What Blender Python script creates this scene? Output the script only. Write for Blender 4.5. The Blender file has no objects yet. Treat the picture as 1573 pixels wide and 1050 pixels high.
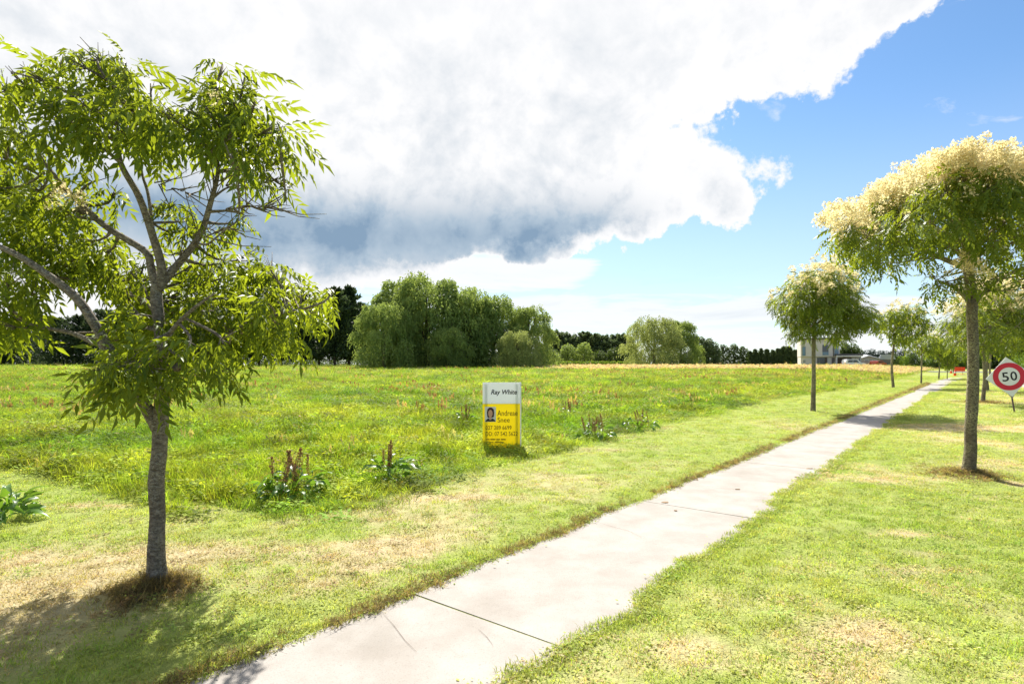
import bpy, bmesh, math, random
import numpy as np
from math import radians, pi, sin, cos, tan, sqrt, atan2
from mathutils import Vector, Matrix

sc = bpy.context.scene
COL = sc.collection
rng = np.random.default_rng(7)
random.seed(7)

# ------------------------------------------------------------------ camera
F, HZ, CX, CAMH = 900.0, 560.0, 786.5, 1.6     # photo pixels (1573 x 1050): focal length, horizon row, centre column; eye height in m
cd = bpy.data.cameras.new('camera'); cam = bpy.data.objects.new('camera', cd); COL.objects.link(cam)
cam.location = (0, 0, CAMH); cam.rotation_euler = (radians(90), 0, 0)
cd.sensor_width = 36.0; cd.lens = 36.0 * F / 1573.0
cd.shift_y = (HZ - 525.0) / 1573.0
cd.clip_start = 0.05; cd.clip_end = 6000
sc.camera = cam

# ------------------------------------------------------------------ light
SUN_EL, SUN_AZ = 45.0, -6.0      # degrees above the horizon; degrees from straight ahead (minus: to the left)
sd = bpy.data.lights.new('sun', 'SUN'); sun = bpy.data.objects.new('sun', sd); COL.objects.link(sun)
sd.energy = 5.0; sd.angle = radians(0.55); sd.color = (1.0, 0.95, 0.86)
sun.rotation_euler = (radians(-(90 - SUN_EL)), 0, radians(-SUN_AZ)); sun.location = (0, 60, 60)
sc.view_settings.view_transform = 'Standard'; sc.view_settings.look = 'None'
sc.view_settings.exposure = 1.18; sc.view_settings.gamma = 1.0
sc.cycles.use_denoising = True
sc.cycles.max_bounces = 6; sc.cycles.transparent_max_bounces = 8
sc.cycles.diffuse_bounces = 2; sc.cycles.transmission_bounces = 4; sc.cycles.glossy_bounces = 2

class NT:
    """tiny helper for writing node trees"""
    def __init__(s, tree): s.t = tree; s.n = tree.nodes; s.l = tree.links
    def node(s, typ, **kw):
        nd = s.n.new(typ)
        for k, v in kw.items(): setattr(nd, k, v)
        return nd
    def put(s, sock, v):
        if v is None: return
        if hasattr(v, 'is_linked'): s.l.new(v, sock)
        else: sock.default_value = v
    def m(s, op, a, b=None, c=None, clamp=False):
        nd = s.node('ShaderNodeMath', operation=op, use_clamp=clamp)
        for i, v in enumerate((a, b, c)): s.put(nd.inputs[i], v)
        return nd.outputs[0]
    def ss(s, v, lo, hi):
        nd = s.node('ShaderNodeMapRange', interpolation_type='SMOOTHSTEP')
        s.put(nd.inputs[0], v); nd.inputs[1].default_value = lo; nd.inputs[2].default_value = hi
        return nd.outputs[0]
    def mix(s, f, a, b, mode='MIX'):
        nd = s.node('ShaderNodeMix', data_type='RGBA', blend_type=mode)
        s.put(nd.inputs[0], f); s.put(nd.inputs[6], a); s.put(nd.inputs[7], b)
        return nd.outputs[2]
    def noise(s, vec, scale, detail=4, rough=0.5, dist=0.0):
        nd = s.node('ShaderNodeTexNoise')
        if vec is not None: s.l.new(vec, nd.inputs['Vector'])
        nd.inputs['Scale'].default_value = scale; nd.inputs['Detail'].default_value = detail
        nd.inputs['Roughness'].default_value = rough; nd.inputs['Distortion'].default_value = dist
        return nd.outputs[0]
    def xyz(s, x, y, z):
        nd = s.node('ShaderNodeCombineXYZ')
        for i, v in enumerate((x, y, z)): s.put(nd.inputs[i], v)
        return nd.outputs[0]
    def gauss(s, v, mu, sig):
        d = s.m('DIVIDE', s.m('SUBTRACT', v, mu), sig)
        return s.m('EXPONENT', s.m('MULTIPLY', s.m('MULTIPLY', d, d), -1.0))

# ------------------------------------------------------------------ sky
w = bpy.data.worlds.new('World'); sc.world = w; w.use_nodes = True
w.node_tree.nodes.clear(); g = NT(w.node_tree)
sky = g.node('ShaderNodeTexSky', sky_type='NISHITA'); sky.sun_disc = False
sky.sun_elevation = radians(SUN_EL); sky.sun_rotation = radians(SUN_AZ); sky.altitude = 20; sky.air_density = 1.0; sky.dust_density = 0.4; sky.ozone_density = 2.0
tc = g.node('ShaderNodeTexCoord'); dirv = tc.outputs['Generated']
sp = g.node('ShaderNodeSeparateXYZ'); g.l.new(dirv, sp.inputs[0]); dx, dy, dz = sp.outputs
az = g.m('ARCTAN2', dx, dy); el = g.m('ARCSINE', dz)
n1 = g.m('SUBTRACT', g.noise(dirv, 3.4, 10, 0.55, 0.25), 0.5)
n2 = g.m('SUBTRACT', g.noise(dirv, 13.0, 8, 0.62), 0.5)
n3 = g.m('SUBTRACT', g.noise(g.xyz(g.m('MULTIPLY', az, 3.6), g.m('MULTIPLY', el, 24.0), 2.7), 1.25, 10, 0.62, 0.5), 0.5)
n5 = g.m('SUBTRACT', g.noise(g.xyz(g.m('MULTIPLY', az, 5.0), g.m('MULTIPLY', el, 9.0), 7.1), 1.2, 9, 0.6, 0.5), 0.5)
# the large cumulus: its border as an azimuth for each elevation above the horizon
fc = g.node('ShaderNodeFloatCurve'); cv = fc.mapping.curves[0]
pts = [(0.0, -0.60), (0.150, -0.55), (0.172, -0.05), (0.185, 0.16), (0.205, 0.20), (0.225, 0.29), (0.27, 0.41), (0.31, 0.41), (0.355, 0.37),
       (0.39, 0.46), (0.44, 0.56), (0.46, 0.66), (0.56, 0.95), (1.0, 1.1)]
for i, (a, b) in enumerate(pts):
    q = (a, (b + 0.6) / 1.8)
    if i == 0: cv.points[0].location = q
    elif i == len(pts) - 1: cv.points[1].location = q
    else: cv.points.new(*q)
fc.mapping.update(); g.put(fc.inputs[1], g.m('ADD', el, g.m('ADD', g.m('MULTIPLY', n1, 0.05), g.m('MULTIPLY', n2, 0.06))))
edge = g.m('SUBTRACT', g.m('MULTIPLY', fc.outputs[0], 1.8), 0.6)
field = g.m('MINIMUM', g.m('SUBTRACT', edge, az), g.m('ADD', az, 2.5))
field = g.m('ADD', field, g.m('MULTIPLY', n1, 0.34))
n6 = g.m('SUBTRACT', g.noise(dirv, 42.0, 6, 0.6), 0.5)
field = g.m('ADD', field, g.m('MULTIPLY', n2, 0.32))
field = g.m('ADD', field, g.m('MULTIPLY', n6, 0.09))
main = g.ss(field, -0.012, 0.035)
# the layered white cloud low over the horizon
lowb = g.m('ADD', g.m('MULTIPLY', n3, 1.9), g.m('MULTIPLY', g.ss(el, 0.19, 0.09), 0.62))
lowb = g.m('SUBTRACT', lowb, g.m('MULTIPLY', g.m('MULTIPLY', g.gauss(el, 0.152, 0.018), g.ss(az, 0.10, 0.2)), 0.45))
lowb = g.m('ADD', lowb, g.m('MULTIPLY', g.m('MULTIPLY', g.gauss(el, 0.165, 0.035), g.ss(az, 0.20, 0.06)), 0.85))
low = g.m('MULTIPLY', g.ss(lowb, 0.22, 0.72), 0.92)
# stray wisps in the blue
wis = g.m('MULTIPLY', g.ss(n5, 0.13, 0.28), 0.75)
veil = g.m('MULTIPLY', g.ss(el, 0.42, 0.02), 0.42)
mask = g.m('MAXIMUM', g.m('MAXIMUM', g.m('MAXIMUM', main, low), wis), veil)
def shifted(dx_, dy_, dz_):
    v = g.node('ShaderNodeVectorMath', operation='ADD'); g.l.new(dirv, v.inputs[0]); v.inputs[1].default_value = (dx_, dy_, dz_); return v.outputs[0]
rel = g.m('SUBTRACT', g.noise(shifted(-0.012, 0, 0.045), 6.0, 9, 0.6, 0.4), g.noise(dirv, 6.0, 9, 0.6, 0.4))
rel2 = g.m('SUBTRACT', g.noise(shifted(-0.006, 0, 0.016), 17.0, 7, 0.6, 0.3), g.noise(dirv, 17.0, 7, 0.6, 0.3))
relief = g.m('ADD', g.m('MULTIPLY', rel, 1.15), g.m('MULTIPLY', rel2, 0.45))
# grey belly of the cumulus
bel = g.m('MULTIPLY', g.gauss(el, 0.212, 0.058), g.m('MULTIPLY', g.ss(az, -1.2, -0.40), g.ss(az, 0.32, 0.06)))
bel = g.m('MULTIPLY', bel, g.m('ADD', g.m('ADD', 0.86, g.m('MULTIPLY', relief, 0.5)), g.m('ADD', g.m('MULTIPLY', n1, 0.8), g.m('MULTIPLY', n2, 0.6))))
nl = g.m('SUBTRACT', g.noise(dirv, 6.0, 9, 0.6, 0.4), 0.5)
mid = g.m('MULTIPLY', g.ss(el, 0.75, 0.30), g.m('ADD', g.m('ADD', 0.07, relief), g.m('ADD', g.m('MULTIPLY', n1, 0.55), g.m('ADD', g.m('MULTIPLY', nl, 0.7), g.m('MULTIPLY', n2, 0.5)))))
shade = g.m('MULTIPLY', g.m('ADD', bel, g.m('MAXIMUM', mid, 0.0)), g.ss(field, 0.02, 0.24), clamp=True)
shade = g.m('MAXIMUM', shade, g.m('MULTIPLY', g.m('ADD', g.m('MULTIPLY', n3, 0.8), 0.0, clamp=True), g.ss(el, 0.18, 0.12)), clamp=True)
CL = 4.5
ramp = g.node('ShaderNodeValToRGB'); g.put(ramp.inputs[0], shade)
e = ramp.color_ramp.elements
e[0].position = 0.0; e[0].color = (1.0, 1.0, 1.0, 1)
e[1].position = 1.0; e[1].color = (0.25, 0.37, 0.51, 1)
x_ = ramp.color_ramp.elements.new(0.35); x_.color = (0.68, 0.735, 0.79, 1)
x_ = ramp.color_ramp.elements.new(0.65); x_.color = (0.44, 0.55, 0.66, 1)
ccol = g.mix(1.0, ramp.outputs[0], (CL, CL, CL * 1.01, 1), 'MULTIPLY')
skyc = g.mix(1.0, sky.outputs[0], (0.47, 0.61, 0.70, 1), 'MULTIPLY')
final = g.mix(mask, skyc, ccol)
bg = g.node('ShaderNodeBackground'); g.l.new(final, bg.inputs[0]); bg.inputs[1].default_value = 0.10
wo = g.node('ShaderNodeOutputWorld'); g.l.new(bg.outputs[0], wo.inputs[0])

# ------------------------------------------------------------------ numpy noise
def _h(ix, iy, seed):
    n = (ix.astype(np.int64) * 374761393 + iy.astype(np.int64) * 668265263 + seed * 1442695041) & 0x7fffffff
    n = ((n ^ (n >> 13)) * 1274126177) & 0x7fffffff
    return ((n ^ (n >> 16)) & 0xffff) / 65535.0
def vnoise(x, y, seed=0):
    x = np.asarray(x, float); y = np.asarray(y, float)
    ix = np.floor(x); iy = np.floor(y); fx = x - ix; fy = y - iy
    fx = fx * fx * (3 - 2 * fx); fy = fy * fy * (3 - 2 * fy)
    a = _h(ix, iy, seed); b = _h(ix + 1, iy, seed); c = _h(ix, iy + 1, seed); d = _h(ix + 1, iy + 1, seed)
    return (a * (1 - fx) + b * fx) * (1 - fy) + (c * (1 - fx) + d * fx) * fy
def fbm(x, y, seed=0, octv=4):
    s = 0.0; amp = 0.5; tot = 0.0
    for k in range(octv):
        s = s + amp * vnoise(np.asarray(x) * 2 ** k, np.asarray(y) * 2 ** k, seed + k * 17); tot += amp; amp *= 0.5
    return s / tot
def sst(v, lo, hi):
    t = np.clip((np.asarray(v, float) - lo) / (hi - lo), 0, 1); return t * t * (3 - 2 * t)

# ------------------------------------------------------------------ layout: footpath frame (s along, d to the right)
L0 = np.array([-0.66, 4.06]); PV = np.array([0.621, 0.784]); RV = np.array([0.784, -0.621])
PATHW = 1.27
def sd_of(x, y): return (x - L0[0]) * PV[0] + (y - L0[1]) * PV[1], (x - L0[0]) * RV[0] + (y - L0[1]) * RV[1]
def xy_of(s, d): return L0[0] + s * PV[0] + d * RV[0], L0[1] + s * PV[1] + d * RV[1]
def edge_l(s): return -0.05 + 0.08 * (fbm(np.asarray(s) * 1.1, 3.3, 41) - 0.5) * 2 + 0.03 * (vnoise(np.asarray(s) * 6, 1.1, 43) - 0.5)
def edge_r(s): return PATHW - 0.02 + 0.22 * (fbm(np.asarray(s) * 1.3, 9.3, 51) - 0.5) * 2 + 0.09 * (vnoise(np.asarray(s) * 6, 2.1, 53) - 0.5)

TREE_MOUNDS = []       # (x, y, height, radius): little heaps of clippings round the trunks
def terrain(x, y, mounds=True):
    x = np.asarray(x, float); y = np.asarray(y, float)
    s, d = sd_of(x, y)
    z = 1.02 * sst(y, 18, 98) * sst(-d, 2.0, 14.0) + 0.5 * sst(y, 45, 130) * (1 - sst(-d, 2.0, 14.0))
    lf = sst(-d, 0.08, 0.5) + sst(d, PATHW + 0.10, PATHW + 0.5)
    near = 1 - sst(np.hypot(x, y), 25, 60)
    z = z + lf * near * (0.07 * (fbm(x * 0.7, y * 0.7, 5) - 0.5) + 0.035 * (fbm(x * 3, y * 3, 6, 3) - 0.5))
    z = z + 0.012 * lf
    z = z - 0.16 * sst(d, 5.6, 6.0)                       # down to the carriageway
    if mounds:
        for mx, my, mh, mr in TREE_MOUNDS:
            r2 = (x - mx) ** 2 + (y - my) ** 2
            z = z + mh * np.exp(-r2 / (mr * mr)) * (0.7 + 0.6 * vnoise(x * 14, y * 14, 8))
    return z
def P(px, py, D): return Vector(((px - CX) / F * D, D, CAMH - (py - HZ) / F * D))
def gp(px, py):
    """the spot on the ground seen at a photo pixel"""
    D = F * CAMH / max(py - HZ, 2.0)
    for _ in range(25):
        z = float(terrain((px - CX) / F * D, D, False)); D = 0.5 * D + 0.5 * F * (CAMH - z) / max(py - HZ, 2.0)
    x = (px - CX) / F * D
    return Vector((x, D, float(terrain(x, D, False))))
def on_ground(px, D):
    x = (px - CX) / F * D
    return Vector((x, D, float(terrain(x, D))))

# ------------------------------------------------------------------ objects
def tag(o, label=None, cat=None, group=None, kind=None):
    if label: o['label'] = label
    if cat: o['category'] = cat
    if group: o['group'] = group
    if kind: o['kind'] = kind
    return o
def empty(name, loc, rz=0.0):
    o = bpy.data.objects.new(name, None); COL.objects.link(o); o.location = loc; o.rotation_euler = (0, 0, rz); o.empty_display_size = 0.1
    return o
def link(name, me, parent=None, mat=None):
    o = bpy.data.objects.new(name, me); COL.objects.link(o)
    if parent is not None: o.parent = parent
    if mat is not None and len(me.materials) == 0: me.materials.append(mat)
    return o
def mesh_np(name, V, T, mat=None, tint=None, smooth=False, col=None):
    V = np.ascontiguousarray(V, dtype=np.float32); T = np.ascontiguousarray(T, dtype=np.int32)
    k = T.shape[1]; me = bpy.data.meshes.new(name)
    me.vertices.add(len(V)); me.vertices.foreach_set('co', V.ravel())
    me.loops.add(T.size); me.loops.foreach_set('vertex_index', T.ravel())
    me.polygons.add(len(T)); me.polygons.foreach_set('loop_start', np.arange(0, T.size, k, dtype=np.int32))
    if smooth: me.polygons.foreach_set('use_smooth', np.ones(len(T), dtype=bool))
    me.update(calc_edges=True)
    if tint is not None:
        a = me.attributes.new('tint', 'FLOAT', 'POINT'); a.data.foreach_set('value', np.ascontiguousarray(tint, dtype=np.float32))
    if col is not None:
        a = me.attributes.new('col', 'FLOAT_COLOR', 'POINT'); a.data.foreach_set('color', np.ascontiguousarray(col, dtype=np.float32).ravel())
    if mat: me.materials.append(mat)
    return me
class MB:
    """collects boxes, prisms and tubes; build() links them as one mesh"""
    def __init__(s): s.v = []; s.f = []
    def add(s, vs, fs):
        b = len(s.v); s.v += [tuple(v) for v in vs]; s.f += [tuple(i + b for i in f) for f in fs]; return s
    def box(s, x0, x1, y0, y1, z0, z1):
        return s.add([(x0, y0, z0), (x1, y0, z0), (x1, y1, z0), (x0, y1, z0), (x0, y0, z1), (x1, y0, z1), (x1, y1, z1), (x0, y1, z1)],
                     [(3, 2, 1, 0), (4, 5, 6, 7), (0, 1, 5, 4), (1, 2, 6, 5), (2, 3, 7, 6), (3, 0, 4, 7)])
    def prism(s, poly, y0, y1):
        """polygon in x, z drawn out along y"""
        n = len(poly)
        return s.add([(a, y0, b) for a, b in poly] + [(a, y1, b) for a, b in poly],
                     [tuple(range(n)), tuple(range(2 * n - 1, n - 1, -1))] + [(i + n, (i + 1) % n + n, (i + 1) % n, i) for i in range(n)])
    def tube(s, pts, rads, seg=8, wob=0.0):
        pts = [Vector(p) for p in pts]; rings = []; up = Vector((0.13, 1, 0.07))
        for i, p in enumerate(pts):
            t = (pts[min(i + 1, len(pts) - 1)] - pts[max(i - 1, 0)]).normalized()
            a = t.cross(up)
            if a.length < 1e-3: a = t.cross(Vector((1, 0, 0)))
            a.normalize(); b = t.cross(a)
            rings.append([p + (a * cos(2 * pi * k / seg) + b * sin(2 * pi * k / seg)) * rads[i] * (1 + wob * (random.random() - 0.5)) for k in range(seg)])
        vs = [v for r in rings for v in r]
        fs = [(i * seg + k, i * seg + (k + 1) % seg, (i + 1) * seg + (k + 1) % seg, (i + 1) * seg + k) for i in range(len(pts) - 1) for k in range(seg)]
        fs += [tuple(range(seg - 1, -1, -1)), tuple((len(pts) - 1) * seg + k for k in range(seg))]
        return s.add(vs, fs)
    def build(s, name, mat, parent=None, smooth=False, bevel=0.0):
        me = bpy.data.meshes.new(name); me.from_pydata(s.v, [], s.f); me.update()
        bm = bmesh.new(); bm.from_mesh(me)
        bmesh.ops.recalc_face_normals(bm, faces=bm.faces)
        if bevel: bmesh.ops.bevel(bm, geom=list(bm.edges), offset=bevel, segments=2, affect='EDGES')
        bm.to_mesh(me); bm.free()
        if smooth:
            me.polygons.foreach_set('use_smooth', [True] * len(me.polygons))
        return link(name, me, parent, mat)
def curve_pts(pts, sub=4):
    """Catmull-Rom through control points given as (Vector, radius)"""
    P_ = [np.array([*p, r]) for p, r in pts]; out = []
    for i in range(len(P_) - 1):
        a = P_[max(i - 1, 0)]; b = P_[i]; c = P_[i + 1]; d = P_[min(i + 2, len(P_) - 1)]
        for k in range(sub):
            t = k / sub
            out.append(0.5 * ((2 * b) + (c - a) * t + (2 * a - 5 * b + 4 * c - d) * t * t + (3 * b - a - 3 * c + d) * t ** 3))
    out.append(P_[-1])
    return [Vector(o[:3]) for o in out], [max(float(o[3]), 0.0015) for o in out]

# ------------------------------------------------------------------ materials
MAT = {}
def newmat(name):
    m = bpy.data.materials.new(name); m.use_nodes = True; m.node_tree.nodes.clear(); MAT[name] = m
    return m, NT(m.node_tree)
def finish(g, shader, disp=None):
    o = g.node('ShaderNodeOutputMaterial'); g.l.new(shader, o.inputs[0])
def principled(g, col, rough=0.6, spec=0.3, metal=0.0, normal=None):
    b = g.node('ShaderNodeBsdfPrincipled'); g.put(b.inputs['Base Color'], col); g.put(b.inputs['Roughness'], rough)
    b.inputs['Specular IOR Level'].default_value = spec; b.inputs['Metallic'].default_value = metal
    if normal is not None: g.l.new(normal, b.inputs['Normal'])
    return b.outputs[0]
def bump(g, h, strength=0.3, dist=0.02):
    b = g.node('ShaderNodeBump'); b.inputs['Strength'].default_value = strength; b.inputs['Distance'].default_value = dist; g.l.new(h, b.inputs['Height'])
    return b.outputs[0]
def plain(name, col, rough=0.6, spec=0.3, metal=0.0, var=0.12, scale=6.0):
    m, g = newmat(name)
    t = g.node('ShaderNodeTexCoord').outputs['Object']
    n = g.noise(t, scale, 6, 0.6)
    c = g.mix(n, tuple(c * (1 - var) for c in col) + (1,), tuple(min(1, c * (1 + var)) for c in col) + (1,))
    finish(g, principled(g, c, rough, spec, metal, bump(g, n, 0.08)))
    return m
def leafmat(name, dark, light, trans, tfac=0.45, rough=0.45, spec=0.35, inst=False):
    m, g = newmat(name)
    a = g.node('ShaderNodeAttribute'); a.attribute_name = 'col' if inst else 'tint'; a.attribute_type = 'INSTANCER' if inst else 'GEOMETRY'
    if inst:
        base = a.outputs['Color']
        tr = g.mix(1.0, base, (*trans, 1), 'MULTIPLY')
    else:
        base = g.mix(a.outputs['Fac'], (*dark, 1), (*light, 1))
        tr = g.mix(a.outputs['Fac'], tuple(c * 0.75 for c in trans) + (1,), (*trans, 1))
    p = principled(g, base, rough, spec)
    t = g.node('ShaderNodeBsdfTranslucent'); g.l.new(tr, t.inputs[0])
    mx = g.node('ShaderNodeMixShader'); mx.inputs[0].default_value = tfac
    g.l.new(p, mx.inputs[1]); g.l.new(t.outputs[0], mx.inputs[2]); finish(g, mx.outputs[0])
    return m
leafmat('ash_leaf', (0.028, 0.072, 0.010), (0.085, 0.150, 0.018), (0.42, 0.50, 0.020), 0.42, 0.5, 0.25)
leafmat('ash_leaf_small', (0.032, 0.074, 0.012), (0.090, 0.148, 0.020), (0.38, 0.45, 0.022), 0.38, 0.5, 0.3)
leafmat('ash_flower', (0.66, 0.59, 0.29), (0.90, 0.79, 0.53), (0.95, 0.83, 0.46), 0.50, 0.8, 0.1)
leafmat('willow_leaf', (0.105, 0.175, 0.042), (0.25, 0.33, 0.09), (0.40, 0.50, 0.10), 0.36, 0.6, 0.2)
leafmat('willow_pale_leaf', (0.17, 0.22, 0.07), (0.34, 0.39, 0.13), (0.48, 0.54, 0.14), 0.36, 0.6, 0.2)
leafmat('pine_needle', (0.035, 0.062, 0.026), (0.090, 0.135, 0.050), (0.12, 0.17, 0.06), 0.22, 0.6, 0.2)
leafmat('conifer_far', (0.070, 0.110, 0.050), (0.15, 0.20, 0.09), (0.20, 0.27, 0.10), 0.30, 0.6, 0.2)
leafmat('hedge_leaf', (0.030, 0.060, 0.014), (0.085, 0.135, 0.030), (0.14, 0.20, 0.03), 0.3, 0.6, 0.2)
leafmat('bright_leaf', (0.075, 0.15, 0.012), (0.16, 0.28, 0.025), (0.30, 0.42, 0.03), 0.35, 0.6, 0.2)
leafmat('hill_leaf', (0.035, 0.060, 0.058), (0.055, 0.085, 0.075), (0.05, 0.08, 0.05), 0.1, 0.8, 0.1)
leafmat('dock_leaf', (0.040, 0.110, 0.015), (0.095, 0.20, 0.028), (0.24, 0.42, 0.03), 0.38, 0.42, 0.45)
leafmat('dock_seed', (0.16, 0.085, 0.04), (0.34, 0.19, 0.10), (0.30, 0.16, 0.07), 0.25, 0.8, 0.1)
leafmat('grass_blade', None, None, (1.25, 1.22, 0.55), 0.46, 0.7, 0.12, inst=True)
plain('seed_stem', (0.24, 0.15, 0.07), 0.8)

def barkmat(name, c0, c1, lich, lscale=26.0, lo=0.50, hi=0.60):
    m, g = newmat(name)
    t = g.node('ShaderNodeTexCoord').outputs['Object']
    mp = g.node('ShaderNodeMapping'); g.l.new(t, mp.inputs[0]); mp.inputs['Scale'].default_value = (1, 1, 1.7)
    n = g.ss(g.noise(mp.outputs[0], 26, 8, 0.7), 0.32, 0.68); l = g.noise(mp.outputs[0], lscale, 5, 0.6, 0.6); b = g.noise(t, 2.6, 4, 0.6)
    c = g.mix(n, (*c0, 1), (*c1, 1))
    lm = g.m('MULTIPLY', g.ss(l, lo, hi), g.ss(b, 0.38, 0.6))
    c = g.mix(g.m('MULTIPLY', lm, 0.85), c, (*lich, 1))
    h = g.m('ADD', n, g.m('MULTIPLY', lm, 0.5))
    finish(g, principled(g, c, 0.85, 0.15, 0, bump(g, h, 0.9, 0.012)))
    return m
barkmat('bark', (0.10, 0.078, 0.060), (0.34, 0.29, 0.23), (0.56, 0.54, 0.44), 75.0, 0.50, 0.62)
barkmat('bark_mossy', (0.085, 0.07, 0.05), (0.24, 0.20, 0.14), (0.56, 0.53, 0.29), 48.0, 0.47, 0.58)
barkmat('bark_dark', (0.05, 0.038, 0.03), (0.12, 0.09, 0.065), (0.14, 0.12, 0.09), 6.0)

# ground: colour zones are carried by vertices (grass, dry thatch, bare soil)
m, g = newmat('ground')
a = g.node('ShaderNodeAttribute'); a.attribute_name = 'col'
t = g.node('ShaderNodeTexCoord').outputs['Object']
n = g.noise(t, 9.0, 8, 0.68); nb = g.noise(t, 0.35, 6, 0.6); nf = g.noise(t, 60.0, 4, 0.6)
c = g.mix(1.0, a.outputs['Color'], g.mix(n, (0.55, 0.55, 0.55, 1), (1.4, 1.4, 1.4, 1)), 'MULTIPLY')
c = g.mix(1.0, c, g.mix(nb, (0.8, 0.85, 0.8, 1), (1.2, 1.15, 1.2, 1)), 'MULTIPLY')
finish(g, principled(g, c, 0.95, 0.05, 0, bump(g, g.m('ADD', n, nf), 0.7, 0.03)))
# concrete
m, g = newmat('concrete')
t = g.node('ShaderNodeTexCoord').outputs['Object']
n = g.noise(t, 2.2, 8, 0.62); nf = g.noise(t, 120.0, 4, 0.65); ns = g.noise(t, 0.9, 5, 0.55, 0.8); nd = g.noise(t, 38.0, 5, 0.6)
mpc = g.node('ShaderNodeMapping'); g.l.new(t, mpc.inputs[0]); mpc.inputs['Rotation'].default_value = (0, 0, radians(38)); mpc.inputs['Scale'].default_value = (90, 3, 3)
brm = g.noise(mpc.outputs[0], 1.0, 3, 0.5)
c = g.mix(g.ss(n, 0.25, 0.75), (0.292, 0.265, 0.238, 1), (0.372, 0.350, 0.326, 1))
c = g.mix(g.m('MULTIPLY', g.ss(ns, 0.50, 0.72), 0.5), c, (0.235, 0.212, 0.185, 1))
c = g.mix(g.m('MULTIPLY', g.ss(nd, 0.62, 0.72), 0.35), c, (0.17, 0.15, 0.125, 1))
c = g.mix(g.m('MULTIPLY', g.ss(nf, 0.35, 0.7), 0.25), (0.42, 0.39, 0.35, 1), c) if False else c
c = g.mix(g.m('MULTIPLY', g.ss(nf, 0.52, 0.68), 0.42), c, (0.195, 0.178, 0.16, 1))
finish(g, principled(g, c, 0.9, 0.12, 0, bump(g, g.m('ADD', g.m('ADD', nf, n), g.m('MULTIPLY', brm, 0.8)), 0.35, 0.006)))
plain('asphalt', (0.16, 0.155, 0.16), 0.9, 0.15, 0, 0.25, 12)
plain('kerb', (0.50, 0.48, 0.45), 0.85, 0.15)
plain('soil', (0.085, 0.06, 0.038), 0.95, 0.05, 0, 0.4, 40)
def corflute(name, col, tfac):
    m, g = newmat(name); p = principled(g, (*col, 1), .45, .4); t = g.node('ShaderNodeBsdfTranslucent'); t.inputs[0].default_value = (*col, 1)
    mx = g.node('ShaderNodeMixShader'); mx.inputs[0].default_value = tfac; g.l.new(p, mx.inputs[1]); g.l.new(t.outputs[0], mx.inputs[2]); finish(g, mx.outputs[0])
corflute('corflute_white', (0.86, 0.88, 0.90), .30); corflute('corflute_yellow', (0.93, 0.80, 0.016), .40)
plain('print_dark', (0.035, 0.037, 0.042), 0.5)
plain('print_brown', (0.10, 0.075, 0.01), 0.5)
plain('print_faded', (0.42, 0.28, 0.01), 0.5)
plain('photo_back', (0.72, 0.71, 0.71), 0.4)
plain('photo_skin', (0.62, 0.34, 0.24), 0.5)
plain('photo_hair', (0.06, 0.018, 0.018), 0.5)
plain('timber', (0.34, 0.25, 0.16), 0.8, 0.1, 0, 0.3, 20)
plain('sign_white', (0.74, 0.75, 0.72), 0.4, 0.4, 0, 0.06)
plain('sign_red', (0.56, 0.015, 0.035), 0.4, 0.4, 0, 0.06)
plain('sign_black', (0.012, 0.012, 0.013), 0.4)
plain('galv', (0.33, 0.33, 0.33), 0.5, 0.5, 0.6)
plain('rusty_steel', (0.14, 0.10, 0.085), 0.7, 0.3, 0.2, 0.4, 30)
plain('orange_board', (0.85, 0.07, 0.015), 0.5)
plain('cladding', (0.56, 0.535, 0.52), 0.8, 0.1, 0, 0.06, 2)
plain('cladding_dark', (0.13, 0.12, 0.12), 0.7, 0.2)
plain('trim_white', (0.72, 0.72, 0.70), 0.6)
plain('garage_door', (0.10, 0.075, 0.06), 0.6, 0.3)
plain('roof_grey', (0.33, 0.35, 0.38), 0.7, 0.2)
plain('roof_dark', (0.09, 0.09, 0.10), 0.7, 0.2)
plain('fence_grey', (0.33, 0.31, 0.30), 0.85, 0.1)
plain('car_white', (0.80, 0.80, 0.80), 0.25, 0.6, 0, 0.02)
plain('car_red', (0.55, 0.09, 0.045), 0.25, 0.6, 0, 0.02)
plain('tyre', (0.02, 0.02, 0.02), 0.9, 0.1)
plain('rim', (0.55, 0.55, 0.56), 0.35, 0.5, 0.8)
plain('lamp_red', (0.45, 0.01, 0.01), 0.3, 0.5)
plain('lamp_clear', (0.75, 0.75, 0.72), 0.2, 0.5)
plain('dead_leaf', (0.24, 0.16, 0.085), 0.85)
m, g = newmat('glass_dark'); finish(g, principled(g, (0.045, 0.06, 0.08, 1), 0.08, 0.6))
m, g = newmat('glass_blue'); finish(g, principled(g, (0.10, 0.19, 0.27, 1), 0.10, 0.6))

# ------------------------------------------------------------------ ground sheet
LEFT_BASE = gp(241, 906)
RIGHT_BASE = gp(1488, 729)
TREE_MOUNDS += [(LEFT_BASE.x, LEFT_BASE.y - 0.02, 0.10, 0.16), (RIGHT_BASE.x, RIGHT_BASE.y, 0.06, 0.30)]
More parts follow.
